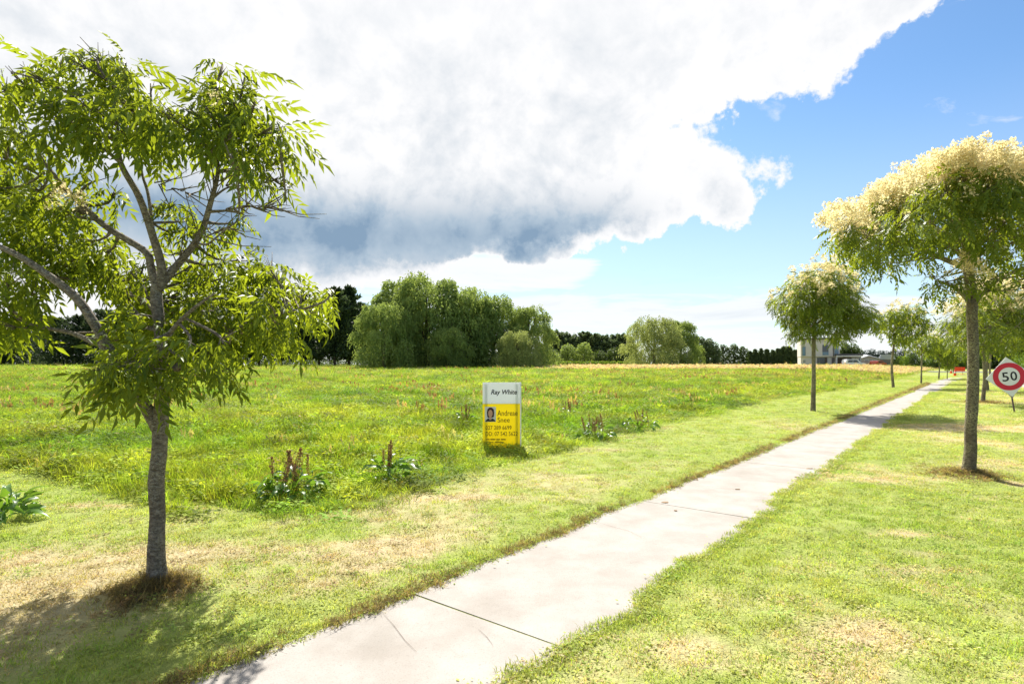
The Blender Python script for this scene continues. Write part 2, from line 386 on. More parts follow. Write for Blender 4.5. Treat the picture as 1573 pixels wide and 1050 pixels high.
# border between mown verge and rough field, traced on the ground
FB = [gp(*q) for q in [(-900, 690), (-300, 708), (-60, 716), (60, 728), (190, 748), (260, 785), (340, 800), (430, 797), (560, 775), (700, 735), (800, 708), (900, 685), (1000, 655), (1190, 613), (1300, 597)]]
FBs = [(-60.0, 40.0)] + sorted([(float(sd_of(v.x, v.y)[0]), -float(sd_of(v.x, v.y)[1])) for v in FB]) + [(45.0, 4.0), (200.0, 4.0)]
_fs = np.array([a for a, b in FBs]); _fd = np.array([b for a, b in FBs])
def field_depth(x, y):
    """> 0 inside the rough field, metres from its mown border"""
    s, d = sd_of(np.asarray(x, float), np.asarray(y, float))
    return -d - np.interp(s, _fs, _fd) + 0.5 * (fbm(s * 0.9, d * 0.9, 61) - 0.5)
DRY = [(1330, 975, .30, .22, 1.0), (600, 840, .50, .22, .9), (545, 880, .5, .40, .8), (700, 765, 1.0, .16, .6), (1130, 740, .9, .35, .45), (1350, 735, 1.2, .35, .7),
       (1450, 655, 3.0, 1.3, .7), (1390, 820, .22, .10, .7), (1420, 850, .2, .08, .7), (1400, 876, .2, .10, .6), (1560, 690, .5, 1.6, .8), (1550, 610, .8, 5., .7), (430, 850, 1.0, .35, .55),
       (120, 900, 1.0, .4, .6), (60, 715, .9, .35, 1.0), (110, 776, .9, .15, .8), (1050, 990, .2, .12, .5), (1290, 1035, .35, .14, .5), (960, 690, 1.6, .3, .5), (1080, 1020, .16, .08, .6), (533, 728, .22, .22, 1.6), (20, 860, .9, .3, .6), (1573, 745, .16, .5, 1.1), (1562, 715, .16, .6, 1.1), (1553, 685, .18, .8, 1.1), (1546, 660, .22, 1.0, 1.1), (1540, 640, .28, 1.4, 1.0)]
DRYG = [(gp(a, b), rx, ry, k) for a, b, rx, ry, k in DRY]
def dryness(x, y):
    x = np.asarray(x, float); y = np.asarray(y, float); s, d = sd_of(x, y)
    v = 1.7 * (fbm(x * 0.55, y * 0.55, 71, 5) - 0.53) + 0.9 * (fbm(x * 2.2, y * 2.2, 77, 4) - 0.5)
    v = v + 0.60 * sst(-d, 0.2, 0.8) * (1 - sst(-d, 2.0, 4.0)) * (1 - sst(s, 3.0, 9.0))      # the scalped strip by the first tree
    v = v + 0.22 * sst(d, 1.4, 3.0) * sst(y, 7, 16) - 0.10
    for q, rx, ry, k in DRYG:
        v = v + k * np.exp(-(((x - q.x) / rx) ** 2 + ((y - q.y) / ry) ** 2)) * (0.5 + fbm(x * 5, y * 5, 83, 3))
    return np.clip(v, 0, 1)
def soilness(x, y):
    s, d = sd_of(np.asarray(x, float), np.asarray(y, float))
    v = 0.6 * np.exp(-((d + 0.03) / 0.065) ** 2) * sst(fbm(s * 1.3, 0.7, 91), 0.25, 0.6)
    for mx, my, mh, mr in TREE_MOUNDS: v = v + np.exp(-((x - mx) ** 2 + (y - my) ** 2) / (1.1 * mr) ** 2)
    return np.clip(v, 0, 1)
def ground_axis(n, lo, hi, k):
    u = np.linspace(-1, 1, n); a = np.sinh(u * k) / np.sinh(k)
    return np.where(a < 0, -a * lo, a * hi)
gx = np.unique(np.concatenate([ground_axis(420, -3000, 3000, 9.0), np.linspace(-4, 7, 140)]))
gy = np.unique(np.concatenate([ground_axis(420, -300, 4500, 9.5), np.linspace(1.5, 12, 160)]))
GX, GY = np.meshgrid(gx, gy); GXr, GYr = GX.ravel(), GY.ravel()
GZ = terrain(GXr, GYr)
fdv = sst(field_depth(GXr, GYr), -0.15, 0.35); dr = dryness(GXr, GYr); so = soilness(GXr, GYr)
lawn_c = np.array([0.270, 0.315, 0.085]); dry_c = np.array([0.46, 0.385, 0.225]); field_c = np.array([0.16, 0.21, 0.028]); soil_c = np.array([0.085, 0.062, 0.040])
gc = lawn_c * (1 - dr[:, None]) + dry_c * dr[:, None]
far = sst(GYr, 25, 80)[:, None]
fcol = field_c * (1 - far) + np.array([0.31, 0.315, 0.065]) * far
fcol = fcol * (0.8 + 0.4 * fbm(GXr * 0.15, GYr * 0.4, 21)[:, None])
tanb = (sst(fbm(GXr * 0.03, GYr * 0.08, 23), 0.55, 0.7) * sst(GYr, 20, 50))[:, None] * 0.5
fcol = fcol * (1 - tanb) + np.array([0.40, 0.31, 0.11]) * tanb
gc = gc * (1 - fdv[:, None]) + fcol * fdv[:, None]
gc = gc * (1 - so[:, None]) + soil_c * so[:, None]
nx, ny = len(gx), len(gy); idx = np.arange(nx * ny).reshape(ny, nx)
Q = np.stack([idx[:-1, :-1].ravel(), idx[:-1, 1:].ravel(), idx[1:, 1:].ravel(), idx[1:, :-1].ravel()], 1)
gme = mesh_np('ground', np.stack([GXr, GYr, GZ], 1), Q, MAT['ground'], smooth=True, col=np.concatenate([gc, np.ones((len(gc), 1))], 1))
tag(link('ground', gme), kind='structure')

# ------------------------------------------------------------------ footpath: one slab after another
fp = tag(empty('footpath', (0, 0, 0)), 'pale concrete footpath of long slabs with ragged grass edges', 'footpath', kind='structure')
SL = 3.56
def slab(i):
    s0, s1 = i * SL + 0.008, (i + 1) * SL - 0.008
    tilt = (random.random() - 0.5) * 0.008
    k = 44 if i < 8 else 10
    ss_ = np.linspace(s0, s1, k)
    vs = []; fs = []
    NC = 5
    for q in ss_:
        a, b = float(edge_l(q)), float(edge_r(q))
        bend = 0.0009 * max(0.0, q - 55) ** 2
        for j in range(NC):
            d = a + (b - a) * j / (NC - 1) + bend
            x, y = xy_of(q, d)
            vs.append((x, y, float(terrain(x, y, False)) * (0 if q < 50 else 1) + 0.005 + tilt * 0.4 * (j - 2) / 2))
    n = len(vs)
    vs += [(x, y, z - 0.09) for x, y, z in vs]
    for r in range(k - 1):
        for j in range(NC - 1):
            q0 = r * NC + j; fs.append((q0, q0 + 1, q0 + NC + 1, q0 + NC)); fs.append((n + q0 + NC, n + q0 + NC + 1, n + q0 + 1, n + q0))
    ring = [j for j in range(NC)] + [r * NC + NC - 1 for r in range(1, k)] + [(k - 1) * NC + j for j in range(NC - 2, -1, -1)] + [r * NC for r in range(k - 2, 0, -1)]
    for a, b in zip(ring, ring[1:] + ring[:1]): fs.append((a, n + a, n + b, b))
    MB().add(vs, fs).build('slab', MAT['concrete'], fp)
for i in range(-3, 23): slab(i)

for pl in ([(588, 943), (605, 962), (622, 985), (640, 1003)], [(735, 968), (748, 980), (757, 992)], [(910, 800), (935, 808), (965, 816), (985, 826)], [(1075, 745), (1100, 750), (1130, 752)]):
    ps = [gp(*q_) for q_ in pl]; vs = []; fs = []
    for i, v in enumerate(ps):
        t_ = (ps[min(i + 1, len(ps) - 1)] - ps[max(i - 1, 0)]).normalized(); nrm = Vector((-t_.y, t_.x, 0)) * (.0011 if 0 < i < len(ps) - 1 else .0005)
        vs += [(v.x + nrm.x, v.y + nrm.y, .0098), (v.x - nrm.x, v.y - nrm.y, .0098)]
    fs = [(2 * i, 2 * i + 1, 2 * i + 3, 2 * i + 2) for i in range(len(ps) - 1)]
    MB().add(vs, fs).build('crack', MAT['soil'], fp)

# carriageway on the far right, its kerb stones, and the side road that crosses beyond the footpath
rv = []; rf = []
ss_ = np.linspace(-30, 230, 131)
for q in ss_:
    for d in (6.05, 10.0, 14.0):
        x, y = xy_of(q, d); rv.append((x, y, float(terrain(x, y)) + 0.03))
for r in range(len(ss_) - 1):
    for j in range(2): q0 = r * 3 + j; rf.append((q0, q0 + 1, q0 + 4, q0 + 3))
tag(MB().add(rv, rf).build('road', MAT['asphalt']), 'grey sealed road beyond the verge and tree rows', 'road', kind='structure')
rv = []; rf = []
S_CROSS = 118.0
dd = np.linspace(5.9, -60, 60)
for d in dd:
    for o in (0, 4.0, 8.0):
        x, y = xy_of(S_CROSS + o + 0.0016 * (6 - d) ** 2 * 0.3, d); rv.append((x, y, float(terrain(x, y)) + 0.05))
for r in range(len(dd) - 1):
    for j in range(2): q0 = r * 3 + j; rf.append((q0, q0 + 1, q0 + 4, q0 + 3))
tag(MB().add(rv, rf).build('side_road', MAT['asphalt']), 'grey side road crossing past the end of the footpath', 'road', kind='structure')
kb = tag(empty('kerb', (0, 0, 0)), 'pale concrete kerb along the road', 'kerb', kind='structure')
for i in range(16, 56):
    s0, s1 = i * 2.0 + 0.01, i * 2.0 + 1.99
    vs = []
    for q in (s0, s1):
        for d, dz_ in ((5.75, 0.0), (5.9, 0.0), (5.98, -0.13), (5.75, -0.2)):
            x, y = xy_of(q, d); z = float(terrain(*xy_of(q, 5.4))); vs.append((x, y, z + dz_ + 0.03))
    MB().add(vs, [(0, 1, 2, 3), (7, 6, 5, 4), (0, 4, 5, 1), (1, 5, 6, 2), (2, 6, 7, 3), (3, 7, 4, 0)]).build('kerb_stone', MAT['kerb'], kb)

# ------------------------------------------------------------------ foliage prototypes: (verts, tris)
def leaflet(L, W, fold=0.25, droop=0.15):
    V = np.array([(0, 0, 0), (-W / 2, L * .42, W * fold), (W / 2, L * .42, W * fold), (0, L * .45, -droop * L * .2), (0, L, -droop * L)])
    T = np.array([(0, 3, 1), (0, 2, 3), (1, 3, 4), (3, 2, 4)])
    return V, T
def simple_leaf(L, W):
    V = np.array([(0, 0, 0), (-W / 2, L * .45, 0), (W / 2, L * .45, 0), (0, L, -L * .1)]); return V, np.array([(0, 2, 1), (1, 2, 3)])
def rotm(ax, a):
    return np.array(Matrix.Rotation(a, 3, ax))
def compound(L=0.2, pairs=4, ll=0.09, lw=0.024, hi=True, droop=0.5, r=random.Random(1)):
    Vs, Ts = [], []; n = 0
    def add(V, T):
        nonlocal n
        Vs.append(V); Ts.append(T + n); n += len(V)
    def rach(t): return np.array((0, L * t, -droop * L * t * t))
    w_ = L * 0.010
    add(np.array([(-w_, 0, 0), (w_, 0, 0), (0, L, -droop * L)]), np.array([(0, 1, 2)]))
    for k in range(pairs):
        t = 0.25 + 0.65 * k / max(1, pairs - 1)
        for sgn in (-1, 1):
            V, T = (leaflet if hi else simple_leaf)(ll * (0.85 + 0.3 * r.random()) * (1 - 0.15 * abs(t - .6)), lw)
            M = rotm('Z', -sgn * radians(42 + 16 * r.random())) @ rotm('X', -radians(12 + 30 * r.random())) @ rotm('Y', sgn * radians(20 * r.random()))
            add(V @ M.T + rach(t), T)
    V, T = (leaflet if hi else simple_leaf)(ll * 1.1, lw * 1.1)
    add(V @ rotm('X', -radians(40 * droop + 10)).T + rach(1.0), T)
    return np.concatenate(Vs), np.concatenate(Ts)
def panicle(n=46, R=0.07, H=0.12, sz=0.013, r=np.random.default_rng(3)):
    h = r.random(n) ** 0.7; a = r.random(n) * 2 * pi; rad = R * np.sqrt(r.random(n)) * (1.15 - h * .75)
    C = np.stack([rad * np.cos(a), rad * np.sin(a), h * H], 1)
    D1 = r.normal(size=(n, 3)); D1 /= np.linalg.norm(D1, axis=1)[:, None]; D2 = r.normal(size=(n, 3)); D2 /= np.linalg.norm(D2, axis=1)[:, None]
    V = np.stack([C + D1 * sz, C - D1 * sz * .6 + D2 * sz * .7, C - D2 * sz], 1).reshape(-1, 3)
    return V, np.arange(3 * n).reshape(n, 3)
def frames(dirs, roll):
    """rotation matrices whose y axis is dirs, z axis roughly up, rolled"""
    Y = dirs / np.linalg.norm(dirs, axis=1)[:, None]
    up = np.tile(np.array([0.0, 0.0, 1.0]), (len(Y), 1)); bad = np.abs(Y[:, 2]) > 0.97; up[bad] = (1, 0, 0)
    X = np.cross(Y, up); X /= np.linalg.norm(X, axis=1)[:, None]; Z = np.cross(X, Y)
    c, s = np.cos(roll)[:, None], np.sin(roll)[:, None]
    X2 = X * c + Z * s; Z2 = Z * c - X * s
    return np.stack([X2, Y, Z2], 2)
def scatter(name, proto, R, loc, scale, mat, tint):
    V, T = proto; n = len(loc)
    W = np.einsum('nij,vj->nvi', R, V) * np.asarray(scale)[:, None, None] + loc[:, None, :]
    TT = (T[None] + (np.arange(n) * len(V))[:, None, None]).reshape(-1, 3)
    return mesh_np(name, W.reshape(-1, 3), TT, mat, tint=np.repeat(tint, len(V)))
def cluster_leaves(C, r, n, rg, droop=0.45, squash=0.8, shell=0.45):
    """positions and directions of leaves growing out of a clump"""
    u = rg.normal(size=(n, 3)); u /= np.linalg.norm(u, axis=1)[:, None]
    rad = r * (shell + (1 - shell) * rg.random(n)) ** 0.6 * (0.65 + 0.45 * rg.random(n))
    p = C + u * rad[:, None] * np.array([1, 1, squash])
    d = u * 0.8 + rg.normal(size=(n, 3)) * 0.45; d[:, 2] = d[:, 2] * 0.6 - droop + 0.05
    return p, d

# ------------------------------------------------------------------ street trees (evergreen ash)
COMP_HI = compound(0.19, 4, 0.092, 0.026, True, 0.5)
COMP_LO = compound(0.22, 4, 0.10, 0.034, False, 0.5)
COMP_FAR = compound(0.30, 3, 0.17, 0.075, False, 0.5)
PAN = panicle(); PAN_FAR = panicle(22, 0.12, 0.18, 0.04)

def nearest_limb(pt, nodes):
    """a node of the skeleton from which a twig could reach the clump: near, and preferably lower"""
    best = None; bd = 1e9
    for p, r in nodes:
        d = (pt - p).length + (0.8 * max(0, p.z - pt.z))
        if d < bd: bd = d; best = (p, r)
    return best
def ash_tree(label, base, trunk, limbs, clumps, rg, proto, n_per, flower=None, nf=0, pan=PAN, bark='bark', leaf='ash_leaf', own_leaves=0, group=None, twigs=True, lscale=1.0, fscale=1.0, bare=(), near=None):
    """trunk, limbs: lists of (Vector, radius); clumps: (Vector, radius, flower share). All in world space, stored relative to the base."""
    root = tag(empty('ash_tree', base), label, 'tree', group)
    B = Vector(base); nodes = []
    def tubeobj(name, pts, seg, parent, wob=0.05):
        ps, rs = curve_pts(pts, 5)
        o = MB().tube([p - B for p in ps], rs, seg, wob).build(name, MAT[bark], parent, smooth=True)
        return o, list(zip(ps, rs))
    tk, nd = tubeobj('trunk', trunk, 14, root); nodes += nd[len(nd) // 2:]
    limb_objs = []
    for lb in limbs:
        o, nd = tubeobj('limb', lb, 9, root); nodes += nd[2:]; limb_objs.append(o)
    if twigs:
        mb = MB()
        for C, r, fl in clumps:
            p0, r0 = nearest_limb(C, nodes)
            if (C - p0).length < 0.05: continue
            mid = p0.lerp(C, 0.5) + Vector((rg.normal() * .05, rg.normal() * .05, -0.06 * (C - p0).length))
            ps, rs = curve_pts([(p0 - B, min(r0 * .7, .016 * lscale + .004)), (mid - B, .008 * lscale + .002), (C - B, .005)], 3)
            mb.tube(ps, rs, 5)
            for _ in range(5):
                e_ = C + Vector(rg.normal(size=3)) * r * 0.5
                mb.tube([mid.lerp(C, .6) - B, e_ - B], [.005, .002], 4)
        for p0, p1, nt in bare:                                     # leafless twigs
            for _ in range(nt):
                a_ = p0.lerp(p1, rg.random()); dv = (p1 - p0).normalized() + Vector(rg.normal(size=3)) * .7
                L_ = .06 + .16 * rg.random(); b_ = a_ + dv * L_ * .6; c_ = b_ + (dv + Vector((0, 0, .5))) * L_ * .5
                mb.tube([a_ - B, b_ - B, c_ - B], [.0055, .0035, .0015], 4)
        if mb.v: mb.build('twigs', MAT[bark], root, smooth=True)
    Ps, Ds = [], []; FP = []
    for C, r, fl in clumps:
        n = max(4, int(n_per * (r ** 2)))
        p, d = cluster_leaves(np.array(C), r, n, rg); Ps.append(p); Ds.append(d)
        k = int(nf * fl * r * r)
        if k:
            u = rg.normal(size=(k, 3)); u /= np.linalg.norm(u, axis=1)[:, None]; u[:, 2] = np.abs(u[:, 2]) * 1.0 + 0.15
            FP.append(np.array(C) + u * np.array([1, 1, .85]) * r * (0.85 + 0.4 * rg.random(k))[:, None])
    Pp = np.concatenate(Ps); Dd = np.concatenate(Ds); n = len(Pp)
    R = frames(Dd, rg.normal(size=n) * 0.5); scl = lscale * (0.55 + 0.75 * rg.random(n)); tint = np.clip(rg.normal(0.5, 0.28, n) + np.repeat(rg.normal(0, .16, len(Ps)), [len(q_) for q_ in Ps]), 0, 1)
    loc = Pp - np.array(B)
    order = np.argsort(Pp[:, 1]) if own_leaves else np.arange(n)
    own = order[:own_leaves]; rest = order[own_leaves:]
    o = link('foliage', scatter('foliage', proto, R[rest], loc[rest], scl[rest], MAT[leaf], tint[rest]), root); o['kind'] = 'stuff'
    if own_leaves:
        variants = [mesh_np('leaf', *proto, MAT[leaf], tint=np.full(len(proto[0]), t_)) for t_ in (0.15, 0.4, 0.65, 0.9)]
        for k in own:
            lo = bpy.data.objects.new('leaf', variants[min(3, int(tint[k] * 4))]); COL.objects.link(lo); lo.parent = root
            lo.matrix_local = Matrix.Translation(loc[k]) @ Matrix(R[k].tolist()).to_4x4() @ Matrix.Scale(float(scl[k]), 4)
    if FP:
        Fp = np.concatenate(FP); k = len(Fp)
        dn = rg.normal(size=(k, 3)) * 0.35; dn[:, 2] += 0.4; dn[:, 1] += .0
        X = frames(np.stack([rg.normal(size=k), rg.normal(size=k), np.zeros(k)], 1), rg.normal(size=k) * .35)
        o = link('blossom', scatter('blossom', pan, X, Fp - np.array(B), fscale * (0.7 + 0.6 * rg.random(k)), MAT['ash_flower'], np.clip(rg.normal(.55, .25, k), 0, 1)), root); o['kind'] = 'stuff'
    return root
def Lm(D, *pts):
    """a limb from (px, py, depth offset, radius in m)"""
    return [(P(a, b, D + o), r) for a, b, o, r in pts]
def deep(D, lst, rg, xc, R_px, lo, hi, per=2, fl=0.0):
    """clumps from photo outlines, given depth round the trunk so that the crown is as deep as it is wide"""
    out = []
    for it in lst:
        a, b, r = it[:3]; f_ = it[3] if len(it) > 3 else fl
        half = sqrt(max(0.08, 1 - ((a - xc) / R_px) ** 2)) * R_px / F * D
        for k in range(per):
            o = (rg.random() * 2 - 1) * half * 0.9 if per > 1 else (rg.random() - .5) * half
            o = max(lo, min(hi, o)); Dk = D + o
            q = P(a + rg.normal() * 5, b + (12 if b < 345 else 4) + rg.normal() * 6, Dk); out.append((q, r / F * D * (0.6 + .5 * rg.random()), f_ * (.4 + 1.2 * rg.random())))
    return out

# --- the big tree by the footpath
D1 = LEFT_BASE.y; rg = np.random.default_rng(11)
b0 = LEFT_BASE
trunk = [(Vector((b0.x, b0.y, -0.06)), .086), (Vector((b0.x, b0.y, .10)), .071)] + Lm(D1, (240, 840, 0, .056), (242, 790, .01, .051), (240, 740, .01, .053), (245, 690, 0, .050), (247, 640, 0, .052), (250, 590, .03, .043), (247, 520, .06, .040), (240, 455, .08, .039), (243, 435, .08, .038))
limbs = [
    Lm(D1, (245, 660, 0, .055), (231, 636, -.01, .050), (214, 607, -.05, .042), (190, 570, -.10, .040), (166, 533, -.14, .038), (142, 492, -.18, .036), (117, 457, -.2, .033), (70, 420, -.22, .028), (21, 389, -.25, .023), (-50, 360, -.3, .014)),
    Lm(D1, (166, 535, -.14, .026), (140, 524, -.02, .022), (105, 510, .12, .018), (53, 500, .25, .014), (5, 480, .35, .008)),
    Lm(D1, (243, 445, .08, .040), (232, 410, .10, .032), (228, 392, .10, .030), (210, 377, .12, .028), (160, 346, .16, .026), (107, 296, .22, .023), (71, 253, .28, .016), (53, 221, .3, .010), (30, 180, .32, .005)),
    Lm(D1, (107, 296, .22, .014), (60, 268, .1, .011), (0, 240, -.05, .009), (-60, 215, -.1, .005)),
    Lm(D1, (243, 445, .08, .042), (249, 415, .06, .036), (235, 363, .02, .031), (214, 303, -.05, .026), (185, 249, -.1, .021), (180, 192, -.14, .014), (178, 140, -.16, .006)),
    Lm(D1, (187, 252, -.1, .015), (150, 222, -.05, .012), (107, 203, 0, .009), (68, 171, .05, .005)),
    Lm(D1, (236, 365, .02, .017), (228, 300, .15, .013), (217, 257, .25, .010), (225, 200, .3, .006)),
    Lm(D1, (245, 440, .08, .038), (264, 417, .10, .031), (306, 363, .12, .026), (324, 310, .1, .021), (335, 264, .06, .016), (333, 228, .04, .012), (345, 180, 0, .006)),
    Lm(D1, (322, 325, .1, .014), (350, 323, .08, .009), (378, 316, .05, .007), (402, 321, .04, .006), (428, 315, .03, .004), (446, 316, 0, .002)),
    Lm(D1, (326, 305, .1, .011), (346, 290, .2, .008), (368, 282, .25, .006), (386, 268, .3, .005), (408, 263, .35, .003)),
    Lm(D1, (300, 372, .12, .011), (318, 375, .0, .008), (340, 358, -.1, .006), (366, 340, -.15, .002)),
    Lm(D1, (250, 575, .03, .030), (300, 545, .15, .024), (355, 510, .3, .020), (400, 490, .4, .014), (460, 475, .5, .007)),
    Lm(D1, (246, 560, .03, .024), (255, 520, -.2, .018), (290, 480, -.35, .013), (330, 450, -.4, .007)),
    Lm(D1, (243, 500, .06, .022), (230, 470, .3, .017), (180, 440, .6, .012), (120, 420, .8, .007)),
]
cl = []
def addc(lst, lo, hi, per):
    for a, b, r in lst:
        for k in range(per):
            o = lo + (hi - lo) * ((k + rg.random()) / per)
            if b < 250 and rg.random() < .24: continue
            if a > 440 and b > 400: a -= 14
            cl.append((P(a + rg.normal() * 4, b - 10 + rg.normal() * 6, D1 + o), r / F * D1 * (.68 if b < 250 else .76) * (.7 + .5 * rg.random()), 0.0))
addc([(12, 125, 30), (50, 112, 26), (105, 106, 32), (150, 92, 32), (195, 112, 32), (228, 135, 28), (318, 128, 28), (340, 112, 28), (370, 136, 28), (396, 160, 24), (-20, 150, 30)], -.55, .45, 2)
addc([(20, 165, 34), (70, 160, 28), (112, 150, 38), (160, 150, 40), (205, 165, 40), (245, 182, 30), (300, 178, 28), (340, 165, 40), (385, 185, 36), (415, 205, 28), (430, 220, 20)], -.6, .5, 2)
addc([(30, 215, 30), (-15, 205, 40), (105, 195, 30), (145, 200, 34), (200, 205, 34), (245, 215, 32), (285, 210, 30), (325, 205, 34), (365, 215, 32), (400, 232, 26), (350, 245, 20)], -.5, .5, 2)
addc([(130, 245, 20), (175, 240, 16), (225, 245, 16), (385, 262, 20), (430, 285, 20), (440, 292, 14), (445, 240, 14)], .0, .5, 1)
addc([(155, 285, 24), (175, 310, 20), (160, 330, 16), (270, 312, 22), (262, 340, 24), (282, 352, 26), (285, 372, 16), (335, 345, 22), (355, 350, 18), (370, 335, 14)], .15, .6, 1)
addc([(20, 275, 32), (60, 300, 34), (20, 325, 40), (75, 345, 36), (110, 345, 28), (40, 375, 36), (95, 390, 34), (140, 385, 30), (165, 405, 26), (180, 385, 14), (-20, 300, 40)], .1, 1.0, 2)
addc([(10, 425, 36), (40, 450, 30), (5, 485, 34), (5, 520, 26), (80, 425, 22), (130, 415, 22), (165, 440, 22), (205, 432, 28), (-40, 480, 40)], -.1, 1.1, 2)
addc([(215, 420, 20), (260, 428, 24), (300, 420, 30), (340, 418, 30), (380, 412, 30), (415, 420, 28), (445, 440, 28), (475, 455, 28), (505, 470, 26), (525, 468, 14), (490, 490, 20)], .3, 1.6, 2)
addc([(200, 480, 26), (240, 470, 34), (285, 465, 36), (325, 470, 36), (365, 465, 34), (405, 465, 34), (445, 480, 28), (460, 510, 20), (430, 525, 18), (400, 505, 22)], .0, 1.6, 2)
addc([(190, 520, 24), (230, 510, 32), (270, 510, 36), (310, 515, 34), (345, 525, 26), (255, 540, 30), (290, 545, 26), (330, 560, 20), (345, 575, 12), (318, 575, 10)], -.5, 1.3, 2)
addc([(180, 560, 26), (160, 580, 20), (210, 575, 28), (240, 575, 20), (185, 598, 16), (165, 605, 10), (248, 600, 10)], -.55, .1, 2)
addc([(300, 525, 36), (345, 525, 34), (385, 510, 34), (420, 505, 30), (250, 520, 34), (320, 500, 34), (365, 485, 34)], .9, 1.6, 3)  # extra leaf clumps at the back, added to deepen the crown's ground shadow
fl_ = [(P(92, 322, D1 + .1), .07, .5), (P(310, 160, D1 - .5), .05, .5), (P(112, 334, D1 + .05), .06, .5), (P(75, 335, D1 + .2), .06, .4), (P(128, 322, D1 + .1), .05, .5)]
limbs = [[(v_, r_ * .86) for v_, r_ in lb_] for lb_ in limbs]
bare = [(P(264, 417, D1 + .1), P(324, 310, D1 + .1), 14), (P(324, 310, D1 + .1), P(335, 255, D1), 14), (P(345, 321, D1), P(435, 316, D1), 26), (P(340, 288, D1 + .2), P(400, 264, D1 + .3), 14), (P(300, 370, D1), P(366, 341, D1 - .1), 12), (P(235, 280, D1 + .1), P(300, 300, D1 + .1), 14)]
ash_tree('large leafy ash tree with spreading bare grey limbs, lone beside the near footpath slab', Vector((b0.x, b0.y, 0)), trunk, limbs, cl + fl_, rg, COMP_HI, 1500, True, 1500, PAN, 'bark', 'ash_leaf', 300, 'ash trees planted along the footpath', lscale=0.98, bare=bare)

# --- the blossoming tree on the other side
D2 = RIGHT_BASE.y; rg = np.random.default_rng(12); b0 = RIGHT_BASE
trunk = [(Vector((b0.x, b0.y, -.08)), .11), (Vector((b0.x, b0.y, .07)), .092)] + Lm(D2, (1491, 690, 0, .078), (1491, 655, 0, .074), (1494, 610, 0, .075), (1495, 540, .0, .068), (1493, 490, 0, .067), (1493, 455, 0, .068), (1487, 415, 0, .060), (1484, 380, 0, .050), (1484, 330, .05, .035), (1490, 285, .1, .015))
limbs = [Lm(D2, (1486, 412, 0, .045), (1460, 402, -.1, .036), (1420, 385, -.3, .028), (1370, 365, -.5, .020), (1320, 350, -.6, .010)),
         Lm(D2, (1486, 412, 0, .04), (1500, 395, .2, .034), (1530, 375, .4, .028), (1580, 345, .6, .02), (1640, 330, .7, .01)),
         Lm(D2, (1484, 400, 0, .035), (1455, 370, .5, .03), (1420, 330, .9, .02), (1390, 300, 1.2, .01)),
         Lm(D2, (1484, 395, 0, .035), (1520, 360, -.5, .028), (1560, 320, -.9, .02), (1590, 290, -1.1, .01)),
         Lm(D2, (1484, 385, 0, .03), (1470, 350, -.4, .024), (1440, 310, -.8, .015), (1420, 280, -.9, .008)),
         Lm(D2, (1484, 375, 0, .03), (1520, 330, .5, .022), (1550, 295, .9, .014), (1560, 280, 1.0, .008)),
         Lm(D2, (1494, 470, 0, .035), (1520, 440, .2, .026), (1560, 415, .4, .018), (1610, 400, .6, .009)),
         Lm(D2, (1494, 470, 0, .03), (1470, 445, -.2, .02), (1440, 430, -.4, .01))]
top = [(1298, 360, 26, 1.3), (1330, 332, 30, 1.3), (1368, 312, 34, 1.2), (1408, 288, 34, 1.2), (1448, 272, 34, 1.2), (1490, 268, 36, 1.2), (1530, 272, 36, 1.2), (1572, 275, 38, 1.2), (1612, 288, 38, 1.2), (1650, 312, 38, 1.2), (1682, 345, 34, 1.1)]
midr = [(1322, 380, 26, .35), (1358, 362, 36, .12), (1400, 345, 40, .06), (1450, 325, 42, .05), (1500, 322, 42, .06), (1550, 328, 42, .05), (1600, 340, 42, .12), (1650, 360, 38, .3)]
lowr = [(1350, 398, 20, .05), (1392, 390, 26, .06), (1432, 378, 28, 0), (1475, 365, 24, .1), (1520, 370, 24, .12), (1560, 385, 30, 0), (1600, 395, 30, 0), (1635, 395, 28, 0)]
c2 = deep(D2, top, rg, 1490, 230, -1.9, 1.9, 4) + deep(D2, midr, rg, 1490, 235, -2.0, 2.0, 3) + deep(D2, lowr, rg, 1490, 200, -1.5, 1.5, 2)
c2 += deep(D2, [(1425, 425, 16, 0), (1450, 432, 18, 0), (1480, 436, 20, .2), (1510, 432, 20, .7), (1495, 418, 18, .7), (1545, 420, 20, 0), (1580, 425, 18, 0)], rg, 1490, 120, -.7, .7, 2)
ash_tree('ash tree crowned with cream blossom beside the footpath, lichen-covered trunk', Vector((b0.x, b0.y, 0)), trunk, limbs, c2, rg, COMP_LO, 480, True, 560, PAN, 'bark_mossy', 'ash_leaf_small', 0, 'ash trees planted along the footpath', lscale=0.78, fscale=1.25)

